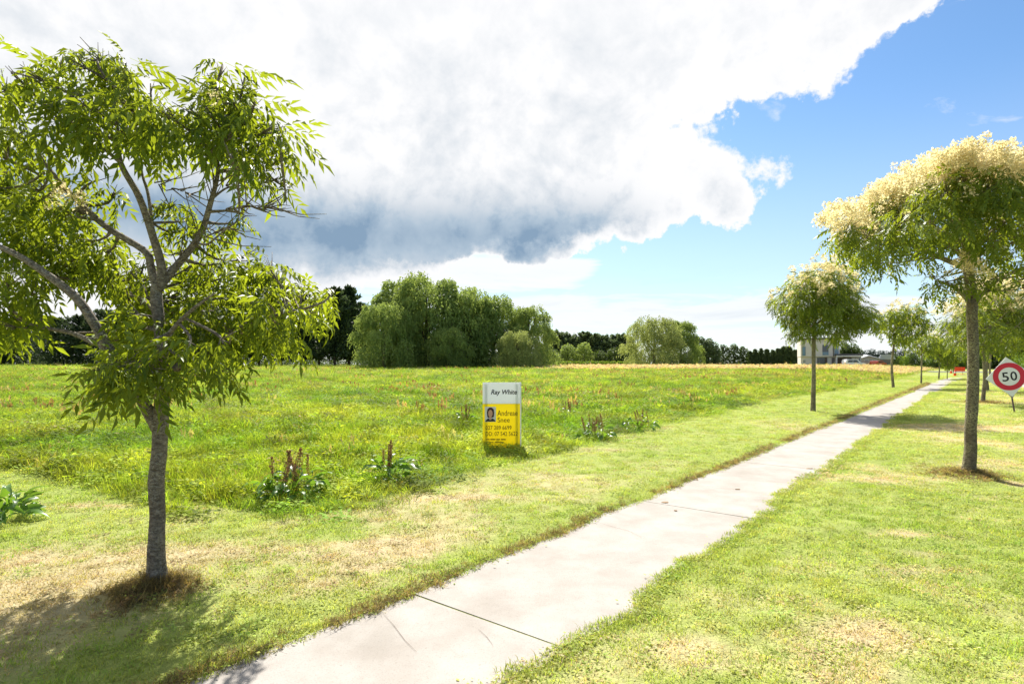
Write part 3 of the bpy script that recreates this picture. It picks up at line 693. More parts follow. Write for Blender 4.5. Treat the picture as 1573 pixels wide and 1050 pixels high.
# --- the rest of the two rows
def row_tree(label, px, py, ytop, xl, xr, ybot, seed, fork=None, bark='bark_mossy', nper=150, share=0.36):
    b = gp(px, py); D = b.y; rg = np.random.default_rng(seed)
    xc = (xl + xr) / 2; R = (xr - xl) / 2; H = (py - ytop) / F * D
    yf = ybot + (py - ybot) * 0.12
    tr = [(Vector((b.x, b.y, b.z - .08)), .019 * H + .01), (Vector((b.x, b.y, b.z + .1)), .017 * H)] + Lm(D, (px + rg.normal() * .012 * (py - ytop), (py + yf) / 2, 0, .0132 * H), (px + 1, yf, 0, .0125 * H), (px + (xc - px) * .2, ybot * .6 + ytop * .4, 0, .009 * H), (px + (xc - px) * .4, ytop * .75 + ybot * .25, 0, .004 * H))
    lb = []; n = 9; cl = []
    Rm = R / F * D
    for k in range(n):
        a = 2 * pi * k / n + rg.random() * .5; q = 0.55 + .35 * rg.random()
        ex = xc + cos(a) * R * q; oy = sin(a) * Rm * q; ey = ytop + (ybot - ytop) * (.25 + .5 * rg.random())
        sx, sy = px + 1, yf - (yf - ytop) * .35 * rg.random()
        lb.append(Lm(D, (sx, sy, 0, .007 * H), ((sx + ex) / 2, (sy + ey) / 2 + 2, oy * .5, .005 * H), (ex, ey, oy, .002 * H)))
    SH = [[(-.55, .72, .26), (-.1, .90, .30), (.3, .82, .28), (-.85, .55, .22), (-.4, .52, .32), (.1, .55, .34), (.5, .60, .22), (-.6, .26, .26), (-.9, .32, .16), (-.15, .25, .32), (.35, .28, .32), (.7, .26, .26), (.95, .22, .18), (-.75, .02, .12), (.2, .02, .18), (-.35, .06, .18)],
          [(-.3, .92, .28), (.2, .86, .30), (-.7, .70, .24), (.65, .70, .28), (-.2, .60, .34), (.3, .52, .34), (.9, .50, .20), (-.9, .45, .18), (-.5, .36, .28), (.0, .25, .30), (.6, .25, .24), (-.2, .02, .16), (.3, .04, .14)],
          [(.1, .93, .28), (-.35, .78, .26), (.55, .75, .28), (.85, .58, .20), (.15, .58, .36), (-.6, .50, .26), (-.95, .60, .16), (.5, .35, .28), (-.2, .30, .30), (-.75, .22, .18), (.9, .20, .16), (.15, .04, .16)]][seed % 3]
    mir = -1 if seed % 2 == 0 else 1
    if seed == 21: mir = 1
    for u_, v_, q_ in SH:
        for k in range(4):
            half = sqrt(max(.12, 1 - u_ * u_)) * Rm * .85; oy = (rg.random() * 2 - 1) * half
            ex = xc + mir * u_ * R * .9 + rg.normal() * R * .07; ey = ybot + (ytop - ybot) * (v_ + rg.normal() * .05) * .95
            cl.append((P(ex, ey, D + oy), Rm * q_ * (.7 + .45 * rg.random()), share * float(sst(v_, .35, .85)) * (.4 + 1.2 * rg.random()) + (.4 * share if rg.random() < .12 else 0)))
    return ash_tree(label, b, tr, lb, cl, rg, COMP_FAR if D > 30 else COMP_LO, nper, True, nper * .75, PAN_FAR, bark, 'ash_leaf_small', 0, 'ash trees planted along the footpath', twigs=D < 30, lscale=1.05 if D < 30 else 1.1, fscale=1.0)
row_tree('cream-tipped ash tree standing alone between field edge and footpath, in front of the two-storey house', 1249, 631, 408, 1190, 1350, 512, 21, nper=270)
row_tree('ash tree on the field side of the footpath, beside the low gabled house', 1372, 595, 470, 1340, 1435, 520, 22, nper=60)
row_tree('ash tree with forked trunk in the field-side row, before the flowering hedge', 1415, 589, 508, 1385, 1455, 540, 23, nper=50)
row_tree('slender ash tree in the field-side row, near where the footpath meets the side road', 1442, 582, 515, 1408, 1475, 545, 24, nper=40)
row_tree('smallest ash tree in the field-side row, beside the slender one', 1455, 582, 540, 1440, 1472, 562, 25, nper=40)
row_tree('ash tree at the field-side row end, next to the orange road-work board', 1466, 576, 528, 1448, 1490, 556, 26, nper=35)
row_tree('tall yellow-green ash tree behind the lichen-covered trunk, heap of clippings at its foot', 1510, 618, 442, 1445, 1625, 530, 27, nper=120, share=.7)
row_tree('ash tree in the road-side row behind the tall yellow-green one', 1517, 600, 470, 1465, 1600, 535, 28, nper=60)
row_tree('dim ash tree near the far end of the road-side row', 1521, 587, 490, 1490, 1580, 540, 29, nper=45)
TREE_MOUNDS.append((gp(1510, 618).x, gp(1510, 618).y, 0.0, 0.5))

# ------------------------------------------------------------------ trees beyond the field
def leaf_cloud(name, pos, dirs, size, aspect, mat, tint, rg, parent, roll=1.2):
    n = len(pos); R = frames(dirs, rg.normal(size=n) * roll)
    V, T = simple_leaf(1.0, aspect)
    o = link(name, scatter(name, (V, T), R, pos, size, MAT[mat], tint), parent); o['kind'] = 'stuff'
    return o
def simple_trunk(root, H, r, rg, bark='bark_dark', lean=0.0, forks=4, spread=0.25, top=0.8):
    pts = [(Vector((0, 0, -.3)), r * 1.25), (Vector((0, 0, .15 * H)), r), (Vector((lean, .1, .45 * H)), r * .7), (Vector((lean * 1.5, 0, top * H)), r * .25)]
    ps, rs = curve_pts(pts, 4); MB().tube(ps, rs, 8, .1).build('trunk', MAT[bark], root, smooth=True)
    for k in range(forks):
        a = 2 * pi * k / max(1, forks) + rg.random(); z0 = H * (.2 + .25 * rg.random()); R = H * spread
        ps, rs = curve_pts([(Vector((0, 0, z0)), r * .5), (Vector((cos(a) * R * .5, sin(a) * R * .5, z0 + .15 * H)), r * .3), (Vector((cos(a) * R, sin(a) * R, z0 + .33 * H)), r * .1)], 3)
        MB().tube(ps, rs, 6).build('limb', MAT[bark], root, smooth=True)
def dims(px, ytop, hw, D):
    b = on_ground(px, D); return b, CAMH + (HZ - ytop) / F * D - b.z, hw / F * D
def willow(label, px, ytop, hw, D, seed, mat='willow_leaf', group='willows beyond the field', n_lobes=40):
    b, H, R = dims(px, ytop, hw, D); rg = np.random.default_rng(seed)
    root = tag(empty('willow_tree', b), label, 'tree', group); simple_trunk(root, H, .028 * H, rg)
    pos, dirs, tin = [], [], []
    for k in range(n_lobes):
        h = min(1.0, .20 + .80 * (k + .5) / n_lobes + rg.normal() * .03); a = k * 2.4 + rg.random()
        prof = sqrt(max(.03, 1 - ((h - .40) / .64) ** 2)); q = R * prof * (.55 + .45 * rg.random())
        lr = R * (.19 + .16 * rg.random()); C = np.array([cos(a) * q, sin(a) * q, H * h - lr * .9]); lt = rg.normal(0, .22)
        ns = 60
        u = rg.normal(size=(ns, 3)); u[:, 2] = np.abs(u[:, 2]) * .9; u /= np.linalg.norm(u, axis=1)[:, None]
        st = C + u * lr * (.7 + .4 * rg.random(ns))[:, None]
        Ln = H * (.04 + .13 * rg.random(ns)) + (.9 * C[2] * rg.random(ns) if h < .45 else 0)
        m_ = 9
        for j in range(m_):
            t = j / (m_ - 1)
            p = st + np.stack([u[:, 0] * lr * .35 * sqrt(t), u[:, 1] * lr * .35 * sqrt(t), -Ln * t + .05 * H * t * (1 - t)], 1) + rg.normal(size=(ns, 3)) * .09 * (R / 4)
            d = np.stack([u[:, 0] * .5 * (1 - t), u[:, 1] * .5 * (1 - t), np.full(ns, -.5 - t)], 1) + rg.normal(size=(ns, 3)) * .4
            pos.append(p); dirs.append(d); tin.append(np.clip(.48 + lt + rg.normal(0, .2, ns), 0, 1))
    pos = np.concatenate(pos); keep = pos[:, 2] > .12; pos = pos[keep]; dirs = np.concatenate(dirs)[keep]; tin = np.concatenate(tin)[keep]
    leaf_cloud('crown', pos, dirs, (.024 + .018 * rg.random(len(pos))) * H, .40, mat, tin, rg, root)
    return root
def pine(label, px, ytop, hw, D, seed, group='dark pines behind the field', clear=.10, mat='pine_needle', taper=.75, nb=84):
    b, H, R = dims(px, ytop, hw, D); rg = np.random.default_rng(seed)
    root = tag(empty('pine_tree', b), label, 'tree', group)
    ps, rs = curve_pts([(Vector((0, 0, -.3)), .018 * H), (Vector((0, 0, .5 * H)), .012 * H), (Vector((.05, 0, H * .98)), .002 * H)], 4)
    MB().tube(ps, rs, 7).build('trunk', MAT['bark_dark'], root, smooth=True)
    pos, dirs = [], []
    for k in range(nb):
        h = clear + (1 - clear) * (k + rg.random()) / nb; a = k * 2.4 + rg.random()
        L = R * ((1 - h) ** taper * 1.05 + .05) * (.7 + .5 * rg.random())
        n = 110; t = rg.random(n) ** .7
        base_ = np.array([0, 0, h * H]); dv = np.array([cos(a), sin(a), .25 + .3 * h])
        p = base_ + dv * (t * L)[:, None] + rg.normal(size=(n, 3)) * (.10 + .20 * t[:, None]) * R * .45 * (1.2 - h)
        pos.append(p); dirs.append(dv * .8 + rg.normal(size=(n, 3)) * .5 + np.array([0, 0, .25]))
    pos = np.concatenate(pos); dirs = np.concatenate(dirs); n = len(pos)
    keep = pos[:, 2] > clear * H * .7; pos = pos[keep]; dirs = dirs[keep]; n = len(pos)
    leaf_cloud('crown', pos, dirs, (.026 + .016 * rg.random(n)) * H * (1.35 if D < 150 else 1.9), .46 if D < 150 else .55, mat, np.clip(rg.normal(.4, .25, n), 0, 1), rg, root)
    return root
def round_tree(name, label, px, ytop, hw, D, seed, mat, group, n_cl=26, n_lf=200, cat='tree', low=.18):
    b, H, R = dims(px, ytop, hw, D); rg = np.random.default_rng(seed)
    root = tag(empty(name, b), label, cat, group); simple_trunk(root, H, .022 * H, rg, forks=3)
    pos, dirs, tin = [], [], []
    for k in range(n_cl):
        h = low + (1 - low) * (k + .5) / n_cl; a = k * 2.4 + rg.random(); prof = sqrt(max(.05, 1 - ((h - .45) / .62) ** 2))
        lr = R * (.30 + .14 * rg.random()); q = R * prof * (.3 + .5 * rg.random()); C = np.array([cos(a) * q, sin(a) * q, max(H * h - lr * .6, lr * .5)])
        p, d = cluster_leaves(C, lr, n_lf, rg, .2, .9, .5); pos.append(p); dirs.append(d); tin.append(np.clip(rg.normal(.5, .2, n_lf) + rg.normal(0, .12), 0, 1))
    pos = np.concatenate(pos); dirs = np.concatenate(dirs); tin = np.concatenate(tin); k = pos[:, 2] > .05; pos = pos[k]; dirs = dirs[k]; tin = tin[k]
    leaf_cloud('crown', pos, dirs, (.034 + .02 * rg.random(len(pos))) * (H * .5 + R) * (1.0 if D < 100 else 1.7), .55, mat, tin, rg, root)
    return root

def nth(k): return ['first', 'second', 'third', 'fourth', 'fifth', 'sixth', 'seventh', 'eighth', 'ninth', 'tenth', 'eleventh', 'twelfth', 'thirteenth', 'fourteenth', 'fifteenth', 'sixteenth', 'seventeenth', 'eighteenth'][k]
willow('small bright willow at the pine end of the willow clump', 590, 462, 45, 84, 101)
willow('tall rounded willow, highest of the clump beyond the field', 655, 416, 62, 92, 102, n_lobes=48)
willow('broad willow behind the small bright one, next to the tallest', 612, 428, 46, 95, 103)
willow('willow just past the tallest one, leaning into the next crown', 718, 437, 50, 92, 104)
willow('lower willow in the clump, between two taller crowns', 690, 500, 34, 85, 105)
willow('dark willow second from the far end of the clump', 758, 452, 48, 94, 106)
willow('end willow of the clump, lowest crown beside the distant shelter belt', 812, 468, 42, 92, 107)
willow('short pale willow skirt in front of the clump end', 795, 505, 32, 86, 108, 'willow_pale_leaf')
willow('pale round willow standing alone before the distant shelter belt', 1005, 484, 42, 135, 109, 'willow_pale_leaf', 'lone willows', n_lobes=44)
willow('darker willow leaning on the pale round one', 1046, 490, 28, 140, 110, 'willow_leaf', 'lone willows')
for k, (a, yt, hw) in enumerate([(-40, 480, 42), (5, 495, 36), (45, 484, 40), (85, 492, 36), (122, 488, 36), (160, 480, 40), (200, 474, 40), (240, 468, 40), (282, 474, 38), (322, 462, 40), (362, 470, 38), (398, 458, 38), (432, 466, 36), (462, 452, 34), (490, 462, 32), (514, 446, 32), (536, 444, 28), (555, 470, 28)]):
    lab = {15: 'dark pine with tallest spire, close to the willow clump', 16: 'dark pine touching the small bright willow', 17: 'short dark pine half hidden by the small bright willow'}.get(k, nth(17 - k) + ' dark pine of the long row behind the field, counted from the willow clump')
    pine(lab, a, yt, hw, 104 + (k % 3) * 4, 200 + k, clear=.10 if k > 9 else .02, taper=.5)
# shelter belt: dark pines, lighter bushes in front
for k, a in enumerate(range(846, 975, 13)):
    pine(nth(k) + ' dark shelter-belt pine counted from the willow clump towards the pale round willow', a, 513 + (k % 4) * 3 - (2 if k < 3 else 0) + (4 if k > 6 else 0), 19, 205, 240 + k, 'shelter-belt pines', .02, 'conifer_far', taper=.3, nb=60)
for k, a in enumerate([850, 872, 897, 920, 944, 966]):
    round_tree('shelter_bush', nth(k) + ' lighter bushy tree before the shelter-belt pines, counted from the willow clump', a, [536, 528, 526, 538, 534, 537][k], 16, 178, 260 + k, 'willow_leaf' if k in (1, 2) else 'hedge_leaf', 'bushes before the shelter belt', 16, 150)
for k, (a, yt, hw) in enumerate([(1072, 517, 16), (1088, 520, 15), (1100, 531, 9)]):
    round_tree('dark_tree', nth(k) + ' dense dark rounded tree past the pale round willow pair, counted from those willows', a, yt, hw, 165, 280 + k, 'conifer_far', 'dark trees past the lone willows', 22, 180, low=.05)
for k, (a, yt, hw) in enumerate([(1112, 529, 10), (1128, 528, 11), (1142, 532, 9)]):
    round_tree('green_tree', nth(k) + ' dull green tree between dark rounded trees and small conifers, counted from the rounded trees', a, yt, hw, 170, 290 + k, 'hedge_leaf', 'green trees before the conifers', 18, 160, low=.05)
for k, (a, yt, hw) in enumerate([(1152, 540, 8), (1160, 537, 7), (1169, 536, 7), (1178, 537, 7), (1187, 538, 7), (1195, 536, 8), (1204, 533, 9), (1212, 533, 10), (1221, 538, 9)]):
    pine(nth(8 - k) + ' small dark conifer in the row, counted from the two-storey house', a, yt, hw, 172, 300 + k, 'small conifers by the house', .0, 'conifer_far', taper=.6, nb=60)
for k, (a, yt, hw) in enumerate([(1287, 531, 14), (1303, 526, 16), (1317, 534, 12)]):
    round_tree('garden_tree', nth(k) + ' green garden tree behind the house roofs, counted from the two-storey part', a, yt, hw, 165, 320 + k, 'hedge_leaf', 'garden trees behind the house', 20, 160)
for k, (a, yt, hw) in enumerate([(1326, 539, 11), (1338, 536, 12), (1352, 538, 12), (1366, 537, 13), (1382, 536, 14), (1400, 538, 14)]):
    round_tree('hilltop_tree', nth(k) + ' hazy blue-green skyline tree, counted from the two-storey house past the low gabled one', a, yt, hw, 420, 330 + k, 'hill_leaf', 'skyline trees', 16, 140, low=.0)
# hedge with yellow bloom behind the end of the path, dark trees behind it
for k, (a, yt, hw) in enumerate([(1372, 543, 11), (1388, 545, 11), (1404, 543, 12), (1420, 545, 11), (1436, 543, 12), (1452, 546, 11), (1468, 544, 12), (1484, 546, 11), (1500, 545, 11)]):
    r_ = round_tree('hedge_bush', nth(k) + ' yellow-flushed hedge bush behind the side road, counted from the low gabled house', a, yt, hw, 150, 340 + k, 'bright_leaf' if k % 2 else 'hedge_leaf', 'hedge bushes behind the side road', 16, 150, 'bush', .0)
for k, (a, yt, hw) in enumerate([(1440, 535, 16), (1470, 528, 18), (1505, 522, 20), (1535, 515, 22), (1566, 505, 24), (1600, 500, 26), (1640, 490, 30)]):
    round_tree('roadside_tree', nth(k) + ' dark green tree beyond the side road, counted from the flowering hedge towards the road', a, yt, hw, 175 - k * 6, 360 + k, 'hedge_leaf', 'trees beyond the side road', 26, 180, low=.05)
for k, (a, D) in enumerate([(1575, 62), (1600, 58), (1640, 54)]):
    round_tree('roadside_shrub', nth(k) + ' bright green shrub across the road, counted from the speed sign outwards', a, 541, 24, D, 380 + k, 'bright_leaf', 'shrubs across the road', 20, 200, 'shrub', .0)
for k in range(20):
    a = -60 + k * 31 + (k * 7) % 11
    round_tree('distant_tree', 'distant green tree on the far skyline, glimpsed below and between the dark pines and willows', a, 544 + (k * 5) % 7, 22, 260, 500 + k, 'hedge_leaf', 'distant skyline trees', 12, 110, low=.0)
# vine row with its posts in front of the shelter belt
vr = tag(empty('vine_row', on_ground(925, 150)), 'low bright green vine row with thin posts before the shelter belt', 'vine row')
rgv = np.random.default_rng(5); n = 5200
vx = (rgv.random(n) - .5) * 24; vz = .25 + 1.15 * rgv.random(n) ** .8; vy = rgv.normal(size=n) * .35
o = leaf_cloud('vine_leaves', np.stack([vx, vy, vz], 1), rgv.normal(size=(n, 3)), .22 + .16 * rgv.random(n), .6, 'bright_leaf', rgv.random(n), rgv, vr)
for k in range(9): MB().tube([(-12 + 3 * k, -.5, -.2), (-12 + 3 * k, -.5, 1.75)], [.06, .06], 6).build('post', MAT['timber'], vr)

# ------------------------------------------------------------------ lettering
def text_mesh(body, x0, x1, z0, z1, y, mat, parent, name='lettering', shear=0.0, bold=0.0):
    """letters as flat mesh fitted into a rectangle of the x-z plane"""
    cu = bpy.data.curves.new(name, 'FONT'); cu.body = body; cu.size = 1; cu.shear = shear; cu.offset = bold; cu.resolution_u = 3; cu.extrude = 0.004
    t_ = bpy.data.objects.new(name, cu); COL.objects.link(t_)
    dg = bpy.context.evaluated_depsgraph_get(); me = bpy.data.meshes.new_from_object(t_.evaluated_get(dg))
    bpy.data.objects.remove(t_, do_unlink=True); me.name = name
    co = np.zeros(len(me.vertices) * 3, dtype=np.float32); me.vertices.foreach_get('co', co); co = co.reshape(-1, 3)
    mn, mx = co.min(0), co.max(0)
    out = np.zeros_like(co); out[:, 0] = x0 + (co[:, 0] - mn[0]) / (mx[0] - mn[0]) * (x1 - x0); out[:, 2] = z0 + (co[:, 1] - mn[1]) / (mx[1] - mn[1]) * (z1 - z0)
    out[:, 1] = y - (co[:, 2] - mn[2]) / max(1e-6, mx[2] - mn[2]) * 0.002
    me.vertices.foreach_set('co', out.ravel()); me.update(); me.materials.clear(); me.materials.append(MAT[mat])
    return link(name, me, parent)
def flat(poly, y, t, name, mat, parent):
    """a thin plate cut to a polygon of the x-z plane, its face at y"""
    return MB().prism(poly, y, y + t).build(name, MAT[mat], parent)
def circ(cx, cz, rx, rz, n=40): return [(cx + rx * cos(2 * pi * k / n), cz + rz * sin(2 * pi * k / n)) for k in range(n)]

# --- the estate agent's board
sb = gp(771, 688); K = sb.y / F
S = tag(empty('sale_board', sb, radians(3)), 'white and yellow real estate board standing in the long grass at the field edge', 'sign')
def q(px, py): return ((px - 771) * K, (688 - py) * K)
X0, Z0 = q(741.5, 688); X1, ZT = q(799, 587); _, ZM = q(771, 619.8)
MB().box(X0, X1, .0, .014, ZM, ZT).build('white_panel', MAT['corflute_white'], S)
MB().box(X0, X1, .0, .014, Z0 - .05, ZM).build('yellow_panel', MAT['corflute_yellow'], S)
MB().box(X1 + .001, X1 + .022, -.004, .045, Z0 - .1, ZT).build('edge_rail', MAT['corflute_white'], S)
MB().box(X0 + .04, X0 + .085, .016, .06, -.4, ZT - .03).build('post', MAT['timber'], S)
MB().box(X1 - .085, X1 - .04, .016, .06, -.4, ZT - .03).build('post', MAT['timber'], S)
def tx(body, a, b, c, d, mat, **kw):
    x0, z1 = q(a, c); x1, z0 = q(b, d); return text_mesh(body, x0, x1, z0, z1, -.001, mat, S, **kw)
tx('Ray White', 754.3, 794.2, 598.2, 607.6, 'print_dark', shear=.22, bold=.022)
tx('Andreae', 764, 795, 629.8, 638.3, 'print_brown', bold=.004)
tx('Snee', 764.3, 783, 640.7, 648.3, 'print_brown', bold=.004)
tx('027 289 6699', 746, 785.8, 653.3, 659.6, 'print_brown', bold=.006)
tx('DD: 07 542 5622', 746, 795.2, 662.6, 669, 'print_brown', bold=.002)
for (a, b, c, d) in [(746.5, 752, 673.4, 675), (753.5, 761, 673.4, 675.4), (762, 768, 673.6, 675.2), (769.5, 777, 673.4, 675.6), (747, 758, 678, 679.2), (760, 774, 678, 679.4)]:
    x0, z1 = q(a, c); x1, z0 = q(b, d); flat([(x0, z0), (x1, z0), (x1, z1), (x0, z1)], -.003, .002, 'faded_print', 'print_faded', S)
# portrait: pale ground, dark jacket, long brown hair, face
x0, z1 = q(744.8, 624.3); x1, z0 = q(761.8, 647.4)
pf = flat([(x0, z0), (x1, z0), (x1, z1), (x0, z1)], -.0035, .003, 'portrait', 'photo_back', S)
pw, ph = x1 - x0, z1 - z0; xm = (x0 + x1) / 2
def pp(u, v): return (x0 + u * pw, z0 + v * ph)
flat([pp(.03, .02), pp(.97, .02), pp(.90, .12), pp(.70, .24), pp(.50, .14), pp(.30, .24), pp(.10, .12)], -.0055, .0015, 'jacket', 'print_dark', pf)
flat([pp(.24, .30), pp(.40, .26), pp(.62, .28), pp(.80, .32), pp(.84, .60), pp(.80, .82), pp(.62, .95), pp(.42, .95), pp(.24, .84), pp(.18, .60)], -.0057, .0015, 'hair', 'photo_hair', pf)
flat([pp(.42, .12), pp(.58, .12), pp(.60, .34), pp(.40, .34)], -.0075, .0015, 'neck', 'photo_skin', pf)
cxf, czf = pp(.5, .55); flat(circ(cxf, czf, pw * .20, ph * .25, 20), -.0095, .0015, 'face', 'photo_skin', pf)

# --- the speed sign
rb = gp(1559, 633); K2 = rb.y / F
S2 = tag(empty('speed_sign', rb, radians(-16)), 'round red-rimmed 50 speed sign on a white diamond board and thin leaning post', 'sign')
TL = radians(8.0); zc = CAMH - (578 - HZ) / F * rb.y - rb.z
cc = Vector((-sin(TL) * zc, 0, zc))
def rot2(poly): return [(cc.x + a * cos(TL) - b * sin(TL), cc.z + a * sin(TL) + b * cos(TL)) for a, b in poly]
hd = 30.0 * K2; rr = 21.2 * K2
bd = flat(rot2([(0, -hd * 1.05), (hd * 1.02, 0), (0, hd), (-hd * 1.02, 0)]), -.012, .012, 'backing_board', 'sign_white', S2)
def ring(r0, r1, y, t, name, mat):
    n = 56; a = rot2(circ(0, 0, r0, r0, n)); b = rot2(circ(0, 0, r1, r1, n))
    vs = [(x, y, z) for x, z in a] + [(x, y, z) for x, z in b] + [(x, y + t, z) for x, z in a] + [(x, y + t, z) for x, z in b]
    fs = []
    for i in range(n):
        j = (i + 1) % n
        fs += [(i, j, n + j, n + i), (3 * n + i, 3 * n + j, 2 * n + j, 2 * n + i), (i, 2 * n + i, 2 * n + j, j), (n + j, 3 * n + j, 3 * n + i, n + i)]
    return MB().add(vs, fs).build(name, MAT[mat], S2)
ring(rr * .66, rr, -.020, .006, 'red_ring', 'sign_red')
flat(rot2(circ(0, 0, rr * .655, rr * .655, 48)), -.018, .004, 'white_disc', 'sign_white', S2)
def digits(body, x0, x1, z0, z1):
    o = text_mesh(body, x0, x1, z0, z1, 0, 'sign_black', S2, 'numeral', bold=.012)
    co = np.zeros(len(o.data.vertices) * 3, dtype=np.float32); o.data.vertices.foreach_get('co', co); co = co.reshape(-1, 3)
    new = co.copy(); new[:, 0] = cc.x + co[:, 0] * cos(TL) - co[:, 2] * sin(TL); new[:, 2] = cc.z + co[:, 0] * sin(TL) + co[:, 2] * cos(TL); new[:, 1] = co[:, 1] - .0195
    o.data.vertices.foreach_set('co', new.ravel()); o.data.update()
digits('5', -rr * .44, -rr * .03, -rr * .33, rr * .33); digits('0', rr * .07, rr * .48, -rr * .33, rr * .33)
post_top = Vector((cc.x - sin(TL) * hd * .2, .03, cc.z + hd * .2))
MB().tube([Vector((.0, .03, -.3)), Vector((0, .03, 0)), post_top], [.026, .026, .026], 10).build('post', MAT['rusty_steel'], S2, smooth=True)
for sg in (-1, 1):
    a_, b_ = rot2([(0, -hd * 1.12), (sg * hd * .26, -hd * .70)]); MB().tube([(a_[0], .015, a_[1]), (b_[0], .015, b_[1])], [.012, .012], 6).build('bracket', MAT['galv'], S2)

# --- orange road-work board at the end of the path, and two cones
ob = gp(1474, 575); K3 = ob.y / F
S3 = tag(empty('road_work_board', ob), 'small orange-red road-work board on legs near the end of the footpath', 'sign')
for k in range(3): MB().box((-8.6 + 5.8 * k) * K3, (-3.0 + 5.8 * k) * K3, 0, .03, 5.0 * K3, 11.5 * K3).build('panel', MAT['orange_board'], S3)
for sg in (-1, 1):
    MB().tube([(sg * 5 * K3, .05, -.1), (sg * 5 * K3, .05, 11 * K3)], [.03, .03], 6).build('leg', MAT['galv'], S3)
    MB().box(sg * 5 * K3 - .2, sg * 5 * K3 + .2, -.25, .3, -.02, .06).build('foot', MAT['orange_board'], S3)
for lab, a, b in [('small orange traffic cone beside the slender ash trunk', 1461, 573), ('orange traffic cone just in front of the orange road-work board', 1467, 577)]:
    cb = gp(a, b); c_ = tag(empty('traffic_cone', cb), lab, 'cone', 'traffic cones by the side road')
    MB().tube([(0, 0, .03), (0, 0, .75)], [.16, .035], 12).build('cone_body', MAT['orange_board'], c_, smooth=True)
    MB().tube([(0, 0, .36), (0, 0, .50)], [.118, .092], 12).build('white_band', MAT['sign_white'], c_, smooth=True)
    MB().box(-.2, .2, -.2, .2, -.02, .035).build('base', MAT['orange_board'], c_)

# ------------------------------------------------------------------ houses
def facade(px0, px1, py0, py1, D, b): return (px0 - CX) / F * D - b.x, (px1 - CX) / F * D - b.x, CAMH + (HZ - py1) / F * D - b.z, CAMH + (HZ - py0) / F * D - b.z
HD = 132.0; hb = on_ground(1262, HD); hb.z -= .1
H_ = tag(empty('two_storey_house', hb, radians(-21)), 'modern pale two-storey house with flat-roofed garage behind the seeding grass', 'house')
H_.scale = (.89, 1, 1)
def wall(name, a, b, c, d, y0, y1, mat, parent=None): x0, x1, z0, z1 = facade(a, b, c, d, HD, hb); return MB().box(x0, x1, y0, y1, z0, z1).build(name, MAT[mat], parent or H_)
wall('ground_floor_wall', 1230, 1283, 547.5, 564, .5, 8, 'cladding')
wall('upper_wall', 1229.5, 1280, 521, 547.4, 0, 8, 'cladding')
wall('upper_bay', 1280.1, 1290, 524, 547.4, .3, 7, 'cladding')
wall('roof', 1228, 1291.5, 518.5, 520.9, -.4, 8.4, 'roof_dark')
wall('dark_slit', 1279.3, 1280.8, 524, 547, -.04, .28, 'cladding_dark')
def win(a, b, c, d, y, glass='glass_dark', parts=1, lower=None, fr='trim_white'):
    f_ = wall('window', a, b, c, d, y - .06, y - .01, fr)
    n = parts; w_ = (b - a) / n
    for k in range(n): wall('pane', a + k * w_ + .35, a + (k + 1) * w_ - .35, c + .35, d - .35, y - .09, y - .065, glass, f_)
    if lower: wall('spandrel', a + .35, b - .35, lower, d - .35, y - .115, y - .095, 'glass_blue', f_)
win(1232, 1237.2, 532, 546, 0, 'glass_blue', fr='cladding_dark')
win(1262.8, 1273, 529, 545.5, 0, 'glass_dark', 1, 540.5)
win(1281.5, 1288.5, 530, 546, .3, 'glass_blue')
win(1233.8, 1237.4, 552, 557.5, .5, 'glass_dark', 2)
win(1255.5, 1267.2, 548.8, 561, .5, 'glass_dark', 3, fr='cladding_dark')
dr_ = wall('front_door', 1278, 1282.6, 549, 562, .40, .49, 'cladding_dark'); wall('handle', 1281.4, 1281.8, 555, 557.5, .34, .39, 'trim_white', dr_)
wall('dark_panel', 1267.6, 1271, 548.8, 562, .40, .49, 'garage_door')
wall('garage_wall', 1308.5, 1322.5, 546.6, 564, .5, 8, 'cladding'); wall('garage_side', 1283.1, 1286, 546.6, 564, .55, 8, 'cladding')
gd = wall('garage_door', 1286.1, 1308.3, 549.4, 563, .9, 1.0, 'garage_door')
for k in range(4): wall('garage_door_panel', 1286.5, 1307.9, 549.8 + k * 2.6, 552.1 + k * 2.6, .86, .89, 'garage_door', gd)
wall('lintel', 1286.1, 1308.3, 546.6, 549.3, .5, 8, 'cladding')
wall('fascia', 1283.4, 1322.8, 546.0, 547.6, -1.2, -.9, 'trim_white'); wall('garage_roof', 1283, 1323.2, 543.6, 545.9, -1.3, 8.3, 'roof_dark')
wall('porch_post', 1283.5, 1284.7, 547.7, 564, -1.2, -.9, 'trim_white')
win(1313, 1314.4, 549, 557, .5, 'glass_dark'); win(1318.8, 1320.6, 549, 557, .5, 'glass_dark')

